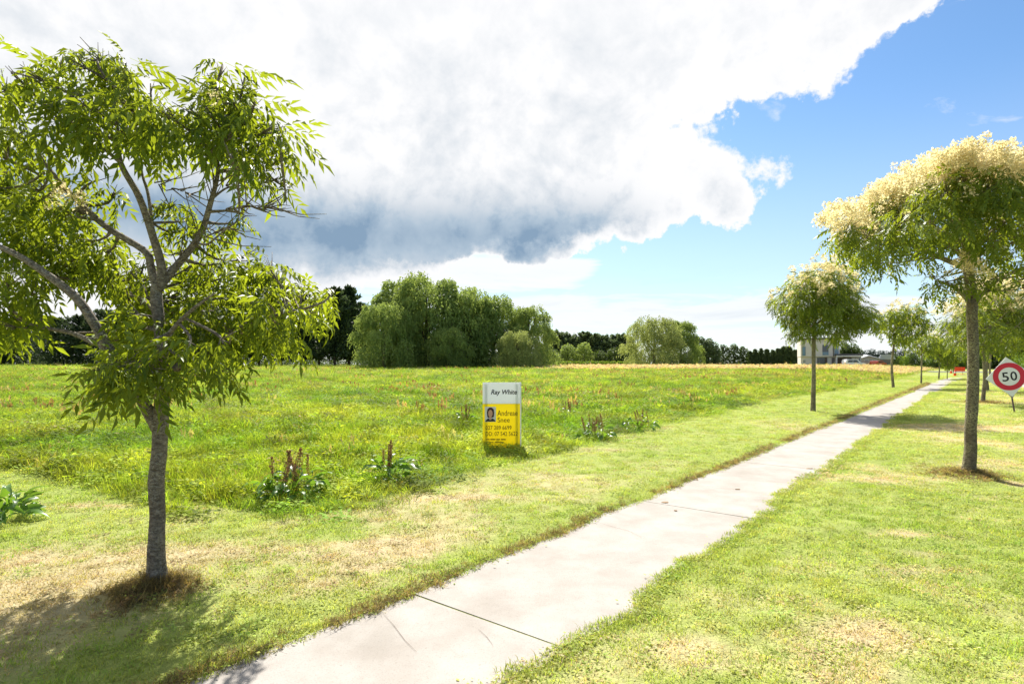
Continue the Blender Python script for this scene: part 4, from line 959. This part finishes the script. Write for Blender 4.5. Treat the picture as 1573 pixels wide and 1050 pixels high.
GD_ = 140.0; gb = on_ground(1345, GD_); gb.z -= .1
G_ = tag(empty('gabled_house', gb), 'low grey gabled house beside the two-storey house', 'house')
def fx(a): return (a - CX) / F * GD_ - gb.x
def fz(b): return CAMH + (HZ - b) / F * GD_ - gb.z
MB().prism([(fx(1323.4), fz(566)), (fx(1352), fz(566)), (fx(1352), fz(551.5)), (fx(1333), fz(546.6)), (fx(1323.4), fz(549.2))], 0, 5.9).build('gable_wall', MAT['fence_grey'], G_)
MB().box(fx(1352.1), fx(1376), 1.0, 8, fz(566), fz(552)).build('wing_wall', MAT['cladding_dark'], G_)
MB().add([(fx(1322), -.4, fz(549.3)), (fx(1333), -.4, fz(545.9)), (fx(1354), -.4, fz(551.2)), (fx(1354), -.4, fz(551.9)), (fx(1333), -.4, fz(546.6)), (fx(1322), -.4, fz(550)),
          (fx(1322), 6, fz(545)), (fx(1333), 6, fz(543)), (fx(1354), 6, fz(543.6)), (fx(1354), 6, fz(544.3)), (fx(1333), 6, fz(543.8)), (fx(1322), 6, fz(545.8))],
         [(0, 1, 7, 6), (1, 2, 8, 7), (2, 3, 9, 8), (3, 4, 10, 9), (4, 5, 11, 10), (5, 0, 6, 11), (5, 4, 1, 0), (4, 3, 2, 1), (6, 7, 10, 11), (7, 8, 9, 10)]).build('gable_roof', MAT['roof_grey'], G_)
MB().prism([(fx(1352.5), fz(551.6)), (fx(1378), fz(551.6)), (fx(1374), fz(544.2)), (fx(1354.6), fz(544.2))], .4, .6).build('wing_roof', MAT['roof_grey'], G_)
for a, b in ((1328, 1334), (1340, 1346)):
    f_ = MB().box(fx(a), fx(b), -.06, -.01, fz(558), fz(552.5)).build('window', MAT['trim_white'], G_); MB().box(fx(a + .5), fx(b - .5), -.1, -.065, fz(557.5), fz(553)).build('pane', MAT['glass_dark'], f_)
fe = tag(empty('paling_fence', on_ground(1336, 136)), 'grey paling fence in front of the low gabled house', 'fence')
for k in range(26): MB().box(-2.3 + k * .21, -2.3 + k * .21 + .19, 0, .02, -.1, 1.45 + .02 * (k % 3)).build('paling', MAT['fence_grey'], fe)
for z in (.35, 1.2): MB().box(-2.3, 3.2, .022, .07, z, z + .08).build('rail', MAT['fence_grey'], fe)

def car(label, px, D, rz, paint, suv=True):
    b = on_ground(px, D); c_ = tag(empty('parked_car', b, rz), label, 'car', 'cars parked by the houses')
    h = 1.75 if suv else 1.45
    prof = [(-2.25, .32), (-2.3, .75), (-2.2, 1.0), (-2.0, h * .97), (-1.7, h), (.2, h), (.45, h * .97), (1.15, 1.05), (2.1, .92), (2.3, .65), (2.25, .32)]
    MB().prism(prof, -.85, .85).build('body', MAT[paint], c_, bevel=.06)
    for sg in (-1, 1):
        for x0_, x1_, x2_, x3_ in ((-1.85, -1.62, -.72, -.72), (-.62, -.62, .12, .32), ):
            y = sg * .853
            MB().prism([(x0_, 1.08), (x3_ + (.45 if x3_ > 0 else 0), 1.08), (x2_ + .05, h - .14), (x1_, h - .14)], y if sg > 0 else y - .015, y + .015 if sg > 0 else y).build('side_window', MAT['glass_dark'], c_)
    MB().add([(.50, -.72, h * .93), (.50, .72, h * .93), (1.10, .76, 1.10), (1.10, -.76, 1.10), (.53, -.72, h * .93 + .02), (.53, .72, h * .93 + .02), (1.13, .76, 1.12), (1.13, -.76, 1.12)], [(0, 1, 2, 3), (7, 6, 5, 4), (0, 4, 5, 1), (1, 5, 6, 2), (2, 6, 7, 3), (3, 7, 4, 0)]).build('windscreen', MAT['glass_dark'], c_)
    for sg in (-1, 1):
        MB().box(2.2, 2.31, sg * .6 - .17, sg * .6 + .17, .66, .82).build('headlight', MAT['lamp_clear'], c_)
        MB().box(-2.32, -2.22, sg * .66 - .1, sg * .66 + .1, .8, 1.05).build('tail_light', MAT['lamp_red'], c_)
        for x_ in (-1.4, 1.4):
            w_ = MB().tube([(x_, sg * .74, .34), (x_, sg * .92, .34)], [.34, .34], 18).build('wheel', MAT['tyre'], c_); MB().tube([(x_, sg * .921, .34), (x_, sg * .935, .34)], [.2, .2], 12).build('rim', MAT['rim'], w_)
car('white car parked in front of the garage of the two-storey house', 1311, 126, 0.05, 'car_white')
car('red car parked before the low gabled house', 1349, 132, 0.6, 'car_red', False)

# ------------------------------------------------------------------ dock plants at the field edge
def dock_leaf(L, W, r):
    n = 5; V = []; T = []
    for k in range(n + 1):
        t = k / n; w_ = W * sin(pi * (t * .88 + .06)) ** .7 * (1 - .35 * t); yy = L * t; zz = L * (.55 * t - .75 * t * t); wv = .012 * sin(t * 9 + r.random() * 6)
        V += [(-w_ / 2, yy, zz + .25 * w_ + wv), (0, yy, zz), (w_ / 2, yy, zz + .25 * w_ - wv)]
    for k in range(n):
        a = 3 * k
        for j in (0, 1): T += [(a + j, a + j + 1, a + j + 4), (a + j, a + j + 4, a + j + 3)]
    return np.array(V), np.array(T)
rr_ = random.Random(5)
DL = [mesh_np('leaf', *dock_leaf(.25, .10, rr_), MAT['dock_leaf'], tint=np.full(18, t_), smooth=True) for t_ in (.1, .35, .6, .9)]
def stalk_mesh(seed):
    r = np.random.default_rng(seed); Hh = .5; n = 150
    t = .35 + .65 * r.random(n); a = r.random(n) * 2 * pi; rad = .022 * (1.25 - t) + .006
    C = np.stack([rad * np.cos(a) + .06 * t * t, rad * np.sin(a), t * Hh], 1); D_ = r.normal(size=(n, 3)); E_ = r.normal(size=(n, 3)); s_ = .012
    D_ /= np.linalg.norm(D_, axis=1)[:, None]; E_ /= np.linalg.norm(E_, axis=1)[:, None]
    V = np.stack([C + D_ * s_, C - D_ * s_ * .5 + E_ * s_ * .8, C - E_ * s_], 1).reshape(-1, 3); T = np.arange(3 * n).reshape(n, 3)
    k = len(V); sv = []
    for q_ in range(5):
        tt = q_ / 4
        for an in (0, 2.09, 4.19): sv.append((.004 * cos(an) + .06 * tt * tt, .004 * sin(an), tt * Hh - .02))
    sf = []
    for q_ in range(4):
        for j in range(3): a0 = k + q_ * 3 + j; b0_ = k + q_ * 3 + (j + 1) % 3; sf += [(a0, b0_, b0_ + 3), (a0, b0_ + 3, a0 + 3)]
    return mesh_np('seed_stalk', np.concatenate([V, np.array(sv)]), np.concatenate([T, np.array(sf)]), MAT['dock_seed'], tint=np.concatenate([r.random(k), np.full(len(sv), .3)]))
SM = [stalk_mesh(k) for k in range(3)]
def dock(label, px, py, size, nl, ns, seed):
    b = gp(px, py); r = random.Random(seed); root = tag(empty('dock_plant', b), label, 'plant', 'dock plants at the field edge')
    for k in range(int(nl * 1.5)):
        a = r.random() * 2 * pi; rad = size * .45 * sqrt(r.random()); tilt = radians(48 - 60 * (rad / (size * .5)) + r.uniform(-38, 38))
        o = bpy.data.objects.new('leaf', DL[r.randrange(4)]); COL.objects.link(o); o.parent = root
        s_ = r.uniform(.35, .95)
        o.location = (cos(a) * rad, sin(a) * rad, r.uniform(.01, .30) * (1.2 - rad / size)); o.rotation_euler = (tilt, r.uniform(-.8, .8), a - pi / 2 + r.uniform(-1.2, 1.2)); o.scale = (s_, s_, s_)
    for k in range(ns):
        o = bpy.data.objects.new('seed_stalk', SM[r.randrange(3)]); COL.objects.link(o); o.parent = root; a = r.random() * 2 * pi; rad = size * .35 * r.random()
        o.location = (cos(a) * rad, sin(a) * rad, .02); o.rotation_euler = (r.uniform(-.25, .25), r.uniform(-.25, .25), r.random() * 6); s_ = r.uniform(.7, 1.15); o.scale = (s_, s_, s_)
dock('largest broad-leaved dock with several red-brown seed stalks, between the big ash and bare soil patch', 446, 762, .80, 58, 11, 1)
dock('glossy broad-leaved dock beside the bare soil patch, two thin seed stalks', 603, 738, .62, 40, 4, 2)
dock('dock with dense rusty seed stalks at the field edge past the sale board', 914, 674, .75, 24, 10, 3)
dock('dock with grey-green leaves and pinkish seed heads next to the rusty one', 982, 660, .8, 30, 6, 4)
dock('low leafy dock clump on the mown strip, away from the other docks', 6, 800, .55, 44, 0, 5)
dock('tall thin dock stalks out in the field behind the sale board', 872, 640, .5, 10, 8, 6)
dock('thin reddish dock stalks in the field short of the lone cream-tipped ash', 1062, 622, .7, 12, 9, 7)
dock('reddish dock at the foot of the sale board, field side', 716, 655, .5, 10, 6, 8)

# ------------------------------------------------------------------ clods and dead leaves lying on the slabs
for lab, px, py, sz in [('brown clod of dirt on the slab joint', 1243, 720, .10), ('small dead leaf lying mid-slab', 1133, 752, .07), ('brown crumb of dirt beside the grass edge', 1224, 733, .06), ('dead grass tuft caught at the joint end', 1022, 772, .10), ('tiny dead leaf near the joint', 1038, 785, .05)]:
    b = gp(px, py); r = random.Random(px); n = 7
    s_, d_ = sd_of(b.x, b.y)
    top_ = [(sz * .5 * cos(2 * pi * k / n) * r.uniform(.6, 1.2), sz * .3 * sin(2 * pi * k / n) * r.uniform(.6, 1.2), .003 + .006 * r.random()) for k in range(n)]
    vs = top_ + [(x * 1.1, y * 1.1, 0) for x, y, z in top_] + [(0, 0, .010)]
    fs = [(k, (k + 1) % n, 2 * n) for k in range(n)] + [(n + k, n + (k + 1) % n, (k + 1) % n, k) for k in range(n)] + [tuple(range(2 * n - 1, n - 1, -1))]
    o = MB().add(vs, fs).build('dead_leaf', MAT['dead_leaf']); o.location = (b.x, b.y, .0065); tag(o, lab, 'debris', 'debris on the footpath')

# ------------------------------------------------------------------ grass (uncountable: instanced tufts)
def tuft(name, n, R, h0, h1, wd, lean, seed, curl=.5):
    r = np.random.default_rng(seed); V = []; T = []
    for k in range(n):
        a = r.random() * 2 * pi; q_ = R * sqrt(r.random()); x, y = q_ * cos(a), q_ * sin(a); h = h0 + (h1 - h0) * r.random(); b = r.random() * 2 * pi
        la = r.random() * 2 * pi; le = lean * (.3 + r.random()) * h; ex, ey = cos(la) * le, sin(la) * le; wx, wy = cos(b) * wd / 2, sin(b) * wd / 2
        i = len(V)
        V += [(x - wx, y - wy, -.01), (x + wx, y + wy, -.01), (x + ex * .35 - wx * .8, y + ey * .35 - wy * .8, h * .6), (x + ex * .35 + wx * .8, y + ey * .35 + wy * .8, h * .6), (x + ex, y + ey, h * (1 - curl * .3 * lean))]
        T += [(i, i + 1, i + 3), (i, i + 3, i + 2), (i + 2, i + 3, i + 4)]
    return mesh_np(name, np.array(V), np.array(T), MAT['grass_blade'])
def broad(name, n, R, h0, h1, L, seed):
    """clover and broad-leaved weeds"""
    r = np.random.default_rng(seed); pos = np.stack([R * r.normal(size=n) * .5, R * r.normal(size=n) * .5, h0 + (h1 - h0) * r.random(n)], 1)
    d = r.normal(size=(n, 3)); d[:, 2] = .2
    V, T = simple_leaf(1, .6); Rm = frames(d, r.normal(size=n) * .5); s_ = L * (.6 + .8 * r.random(n))
    W = np.einsum('nij,vj->nvi', Rm, V) * s_[:, None, None] + pos[:, None]
    return mesh_np(name, W.reshape(-1, 3), (T[None] + (np.arange(n) * 4)[:, None, None]).reshape(-1, 3), MAT['grass_blade'])
def seedgrass(name, seed, n=22, h=.7, sp=.16):
    r = np.random.default_rng(seed); V = []; T = []
    for k in range(n):
        x, y = r.normal(size=2) * sp; hh = h * (.65 + .5 * r.random()); lx, ly = r.normal(size=2) * .12; i = len(V); b = r.random() * 6.28; wx, wy = cos(b) * .004, sin(b) * .004
        V += [(x - wx, y - wy, 0), (x + wx, y + wy, 0), (x + lx, y + ly, hh)]; T.append((i, i + 1, i + 2))
        for j in range(3):
            t = .72 + .1 * j; i = len(V); c_ = np.array([x + lx * t, y + ly * t, hh * t]); o_ = r.normal(size=3) * .03
            V += [tuple(c_ - o_), tuple(c_ + o_), tuple(c_ + np.array([0, 0, .13]) + r.normal(size=3) * .02)]; T.append((i, i + 1, i + 2))
    return mesh_np(name, np.array(V), np.array(T), MAT['grass_blade'])
def protos(cname, meshes):
    c = bpy.data.collections.new(cname)
    for k, me in enumerate(meshes):
        o = bpy.data.objects.new('%s_%02d' % (cname, k), me); c.objects.link(o)
    return c
def gn_scatter(name, coll, pts, rotz, tilt, scale, var, col, label, cat):
    n = len(pts); me = bpy.data.meshes.new(name); me.vertices.add(n); me.vertices.foreach_set('co', np.ascontiguousarray(pts, dtype=np.float32).ravel())
    ro = np.stack([tilt[:, 0], tilt[:, 1], rotz], 1)
    for nm, ty, key, dat in (('rot', 'FLOAT_VECTOR', 'vector', ro), ('scl', 'FLOAT_VECTOR', 'vector', scale), ('var', 'INT', 'value', var), ('col', 'FLOAT_COLOR', 'color', np.concatenate([col, np.ones((n, 1))], 1))):
        at = me.attributes.new(nm, ty, 'POINT'); at.data.foreach_set(key, np.ascontiguousarray(dat, dtype=np.int32 if ty == 'INT' else np.float32).ravel())
    me.update(); me.materials.append(MAT['grass_blade']); o = link(name, me); tag(o, label, cat, kind='stuff')
    ng = bpy.data.node_groups.new(name, 'GeometryNodeTree')
    ng.interface.new_socket('Geometry', in_out='INPUT', socket_type='NodeSocketGeometry'); ng.interface.new_socket('Geometry', in_out='OUTPUT', socket_type='NodeSocketGeometry')
    N_ = ng.nodes; gi = N_.new('NodeGroupInput'); go = N_.new('NodeGroupOutput'); ip = N_.new('GeometryNodeInstanceOnPoints'); ci = N_.new('GeometryNodeCollectionInfo')
    ci.inputs[0].default_value = coll; ci.inputs['Separate Children'].default_value = True; ci.inputs['Reset Children'].default_value = True
    def at_(nm, ty): x = N_.new('GeometryNodeInputNamedAttribute'); x.data_type = ty; x.inputs[0].default_value = nm; return x.outputs[0]
    L_ = ng.links; L_.new(gi.outputs[0], ip.inputs['Points']); L_.new(ci.outputs[0], ip.inputs['Instance']); ip.inputs['Pick Instance'].default_value = True
    L_.new(at_('var', 'INT'), ip.inputs['Instance Index']); L_.new(at_('rot', 'FLOAT_VECTOR'), ip.inputs['Rotation']); L_.new(at_('scl', 'FLOAT_VECTOR'), ip.inputs['Scale'])
    L_.new(ip.outputs[0], go.inputs[0])
    md = o.modifiers.new('tufts', 'NODES'); md.node_group = ng
    return o
def sample(d0, d1, dens, side=0.95, extra=2.5):
    """points on the ground in front of the camera; dens(D) per square metre"""
    out = []; D = d0
    while D < d1:
        st = max(.25, D * .05); e_ = min(D + st, d1); half = side * (D + e_) / 2 + extra; n = rng.poisson(dens((D + e_) / 2) * 2 * half * (e_ - D))
        out.append(np.stack([(rng.random(n) * 2 - 1) * half, D + (e_ - D) * rng.random(n)], 1)); D = e_
    return np.concatenate(out)
def ground_z(p): return terrain(p[:, 0], p[:, 1])
def jit(c, r, amt=.22): return c * (1 + amt * rng.normal(size=(len(c), 1))).clip(.45, 1.7) * (1 + .06 * rng.normal(size=c.shape)).clip(.7, 1.3)

# mown verge
pts = sample(1.6, 75, lambda D: 240 * min(1, (4.5 / D)) ** 1.45)
es = rng.random(4200) ** 1.6 * 42 - 2.5; er = rng.random(4200) < .68; ed = np.where(er, edge_r(es) + rng.normal(.018, .022, 4200), edge_l(es) - np.abs(rng.normal(.02, .025, 4200)))
ex_, ey_ = xy_of(es, ed); EDGE_N = 4200; pts = np.concatenate([np.stack([ex_, ey_], 1), pts])
s_, d_ = sd_of(pts[:, 0], pts[:, 1]); fdp = field_depth(pts[:, 0], pts[:, 1])
bend = 0.0009 * np.maximum(0, s_ - 55) ** 2
onpath = (d_ > edge_l(s_) + bend + .012 - .02 * rng.random(len(s_))) & (d_ < edge_r(s_) + bend - .012 - .02 * rng.random(len(s_)))
onpath[:EDGE_N] = False
keep = ~onpath & (fdp < .25 * rng.random(len(pts))) & (d_ < 5.6) & (rng.random(len(pts)) > soilness(pts[:, 0], pts[:, 1]) * .93)
pts = pts[keep]; s_ = s_[keep]; d_ = d_[keep]; n = len(pts); dry = dryness(pts[:, 0], pts[:, 1]); dist = np.hypot(pts[:, 0], pts[:, 1])
isdry = rng.random(n) < dry * 1.05
gr = np.array([0.275, 0.375, 0.075]); gy2 = np.array([0.43, 0.475, 0.145]); dc = np.array([0.58, 0.48, 0.285])
mixg = np.clip(fbm(pts[:, 0] * .8, pts[:, 1] * .8, 31)[:, None] * 2 - .5 + .25 * rng.normal(size=(n, 1)) + .25 * (d_[:, None] > 0), 0, 1)
dcs = np.where((d_ < 0)[:, None], np.array([.43, .36, .205]), dc)
colr = np.where(isdry[:, None], dcs, gr * (1 - mixg) + gy2 * mixg)
hs = np.where(isdry, .42, .62) * (1 + .35 * (fbm(pts[:, 0] * 2.5, pts[:, 1] * 2.5, 33) - .5) * 2) * (.8 + .4 * rng.random(n))
ws = np.maximum(1, dist / 6.0) ** .62
scl = np.stack([ws, ws, hs * np.maximum(1, dist / 12) ** .25], 1)
LAWN = protos('lawn_tuft', [tuft('lawn_tuft', 26, .085, .018, .050, .0045, .9, 400 + k) for k in range(5)] + [broad('lawn_weed', 26, .085, .008, .03, .022, 410 + k) for k in range(2)])
var = np.where(rng.random(n) < .16, rng.integers(5, 7, n), rng.integers(0, 5, n))
# instance order in a collection is alphabetical, as built above
gn_scatter('verge_grass', LAWN, np.stack([pts[:, 0], pts[:, 1], ground_z(pts)], 1), rng.random(n) * 6.28, rng.normal(size=(n, 2)) * .12, scl, var, jit(colr, rng, .15), 'short mown green and straw-coloured grass of the verge', 'grass')
# dead thatch along the cut edge of the path and round the trunks
S1 = rng.random(2900) ** 1.5 * 60 - 3; D_1 = -.035 + .055 * rng.normal(size=len(S1)); ek = sst(fbm(S1 * 1.3, .7, 91), .25, .55) > rng.random(len(S1)); S1, D_1 = S1[ek], D_1[ek]
x1, y1 = xy_of(S1, D_1 + edge_l(S1)); pe = np.stack([x1, y1], 1)[D_1 < .05]
for mx, my, mh, mr in TREE_MOUNDS:
    k = 420 if mh > .08 else 300; pe = np.concatenate([pe, np.stack([mx + rng.normal(size=k) * mr * .75, my + rng.normal(size=k) * mr * .75], 1)])
n = len(pe); dc2 = np.where(rng.random((n, 1)) < .5, np.array([.34, .26, .13]), np.array([.19, .15, .075])); dd_ = np.hypot(pe[:, 0], pe[:, 1])
ww = np.maximum(1, dd_ / 8) ** .6
THATCH = protos('thatch_tuft', [tuft('thatch_tuft', 22, .05, .02, .06, .004, 1.9, 430 + k) for k in range(4)])
gn_scatter('dead_grass', THATCH, np.stack([pe[:, 0], pe[:, 1], ground_z(pe)], 1), rng.random(n) * 6.28, rng.normal(size=(n, 2)) * .4, np.stack([ww, ww, .6 + .6 * rng.random(n)], 1), rng.integers(0, 4, n), jit(dc2, rng), 'brown dead grass and thatch along the footpath edge and trunk feet', 'grass')
# rough field
pts = sample(5.0, 130, lambda D: 62 * min(1, (9.0 / D)) ** 1.55, 0.98, 3)
fdp = field_depth(pts[:, 0], pts[:, 1]); keep = fdp > .15 * rng.normal(size=len(pts))
for q_, rx, ry, k_ in DRYG:
    if k_ > 1.5: keep &= ((pts[:, 0] - q_.x) / rx) ** 2 + ((pts[:, 1] - q_.y) / ry) ** 2 > .8
pts = pts[keep]; fdp = fdp[keep]; n = len(pts); dist = np.hypot(pts[:, 0], pts[:, 1])
mg = np.clip(fbm(pts[:, 0] * .35, pts[:, 1] * .35, 35)[:, None] * 2.2 - .6 + .3 * rng.normal(size=(n, 1)), 0, 1)
fg1 = np.array([0.165, 0.290, 0.026]); fg2 = np.array([0.365, 0.430, 0.055]); tan_ = np.array([.42, .32, .14])
colr = fg1 * (1 - mg) + fg2 * mg
dk = sst(fbm(pts[:, 0] * 1.6, pts[:, 1] * 1.3, 45), .52, .68)[:, None]; colr = colr * (1 - .45 * dk)
pt = .02 + .16 * sst(pts[:, 1], 15, 60) * sst(fbm(pts[:, 0] * .05, pts[:, 1] * .10, 23), .45, .65)
istan = rng.random(n) < pt; colr = np.where(istan[:, None], tan_, colr)
near_h = .45 + .55 * sst(fdp, 0, 2.2)
hs = near_h * (.50 + 1.1 * fbm(pts[:, 0] * .9, pts[:, 1] * .9, 37) ** 1.3) * (.8 + .4 * rng.random(n)); ws = np.maximum(1, dist / 9) ** .75
front = np.exp(-(((pts[:, 0] - sb.x) / .55) ** 2 + ((pts[:, 1] - sb.y + .25) / .45) ** 2)); hs = hs * (1 - .45 * front)
FIELD = protos('field_tuft', [tuft('field_tuft', 34, .15, .10, .30, .0075, .75, 450 + k) for k in range(6)] + [broad('field_weed', 44, .22, .05, .20, .055, 460 + k) for k in range(3)])
var = np.where(rng.random(n) < .20 * (1 - sst(dist, 20, 50)) + .03, rng.integers(6, 9, n), rng.integers(0, 6, n))
gn_scatter('field_grass', FIELD, np.stack([pts[:, 0], pts[:, 1], ground_z(pts)], 1), rng.random(n) * 6.28, rng.normal(size=(n, 2)) * .15, np.stack([ws, ws, hs * np.maximum(1, dist / 25) ** .2], 1), var, jit(colr, rng, .3), 'rough bright green long grass of the field', 'grass')
# reddish seed heads scattered in the field, and the pink seeding band at its far side
pr = sample(9, 80, lambda D: .5 * min(1, 14 / D) ** 1.2); pr = pr[(field_depth(pr[:, 0], pr[:, 1]) > .4) & (fbm(pr[:, 0] * .22, pr[:, 1] * .22, 39) > .47)]
n1_ = len(pr)
pb = sample(76, 118, lambda D: 2.2, .98, 3); sb_, db_ = sd_of(pb[:, 0], pb[:, 1])
pb = pb[(pb[:, 0] > .09 * pb[:, 1] + 3 * rng.normal(size=len(pb))) & (db_ < -5)]
pq = np.concatenate([pr, pb]); n = len(pq); far_ = np.arange(n) >= n1_
colr = np.where(far_[:, None], np.array([.62, .48, .37]), np.where(rng.random((n, 1)) < .5, np.array([.26, .165, .09]), np.array([.42, .34, .17])))
ds = np.hypot(pq[:, 0], pq[:, 1]); ww = np.where(far_, 3.2, np.maximum(.6, .8 * (ds / 20) ** .6)); hh = np.where(far_, .42 + .2 * rng.random(n), .55 + .3 * rng.random(n))
SEED = protos('seed_tuft', [seedgrass('seed_tuft', 470 + k) for k in range(4)] + [seedgrass('seed_tuft', 480 + k, 5, .7, .12) for k in range(4)])
gn_scatter('seeding_grass', SEED, np.stack([pq[:, 0], pq[:, 1], ground_z(pq)], 1), rng.random(n) * 6.28, rng.normal(size=(n, 2)) * .1, np.stack([ww, ww, hh], 1), np.where(far_, rng.integers(0, 4, n), rng.integers(4, 8, n)), jit(colr, rng, .15), 'pinkish seeding grass heads over the far side of the field', 'grass')
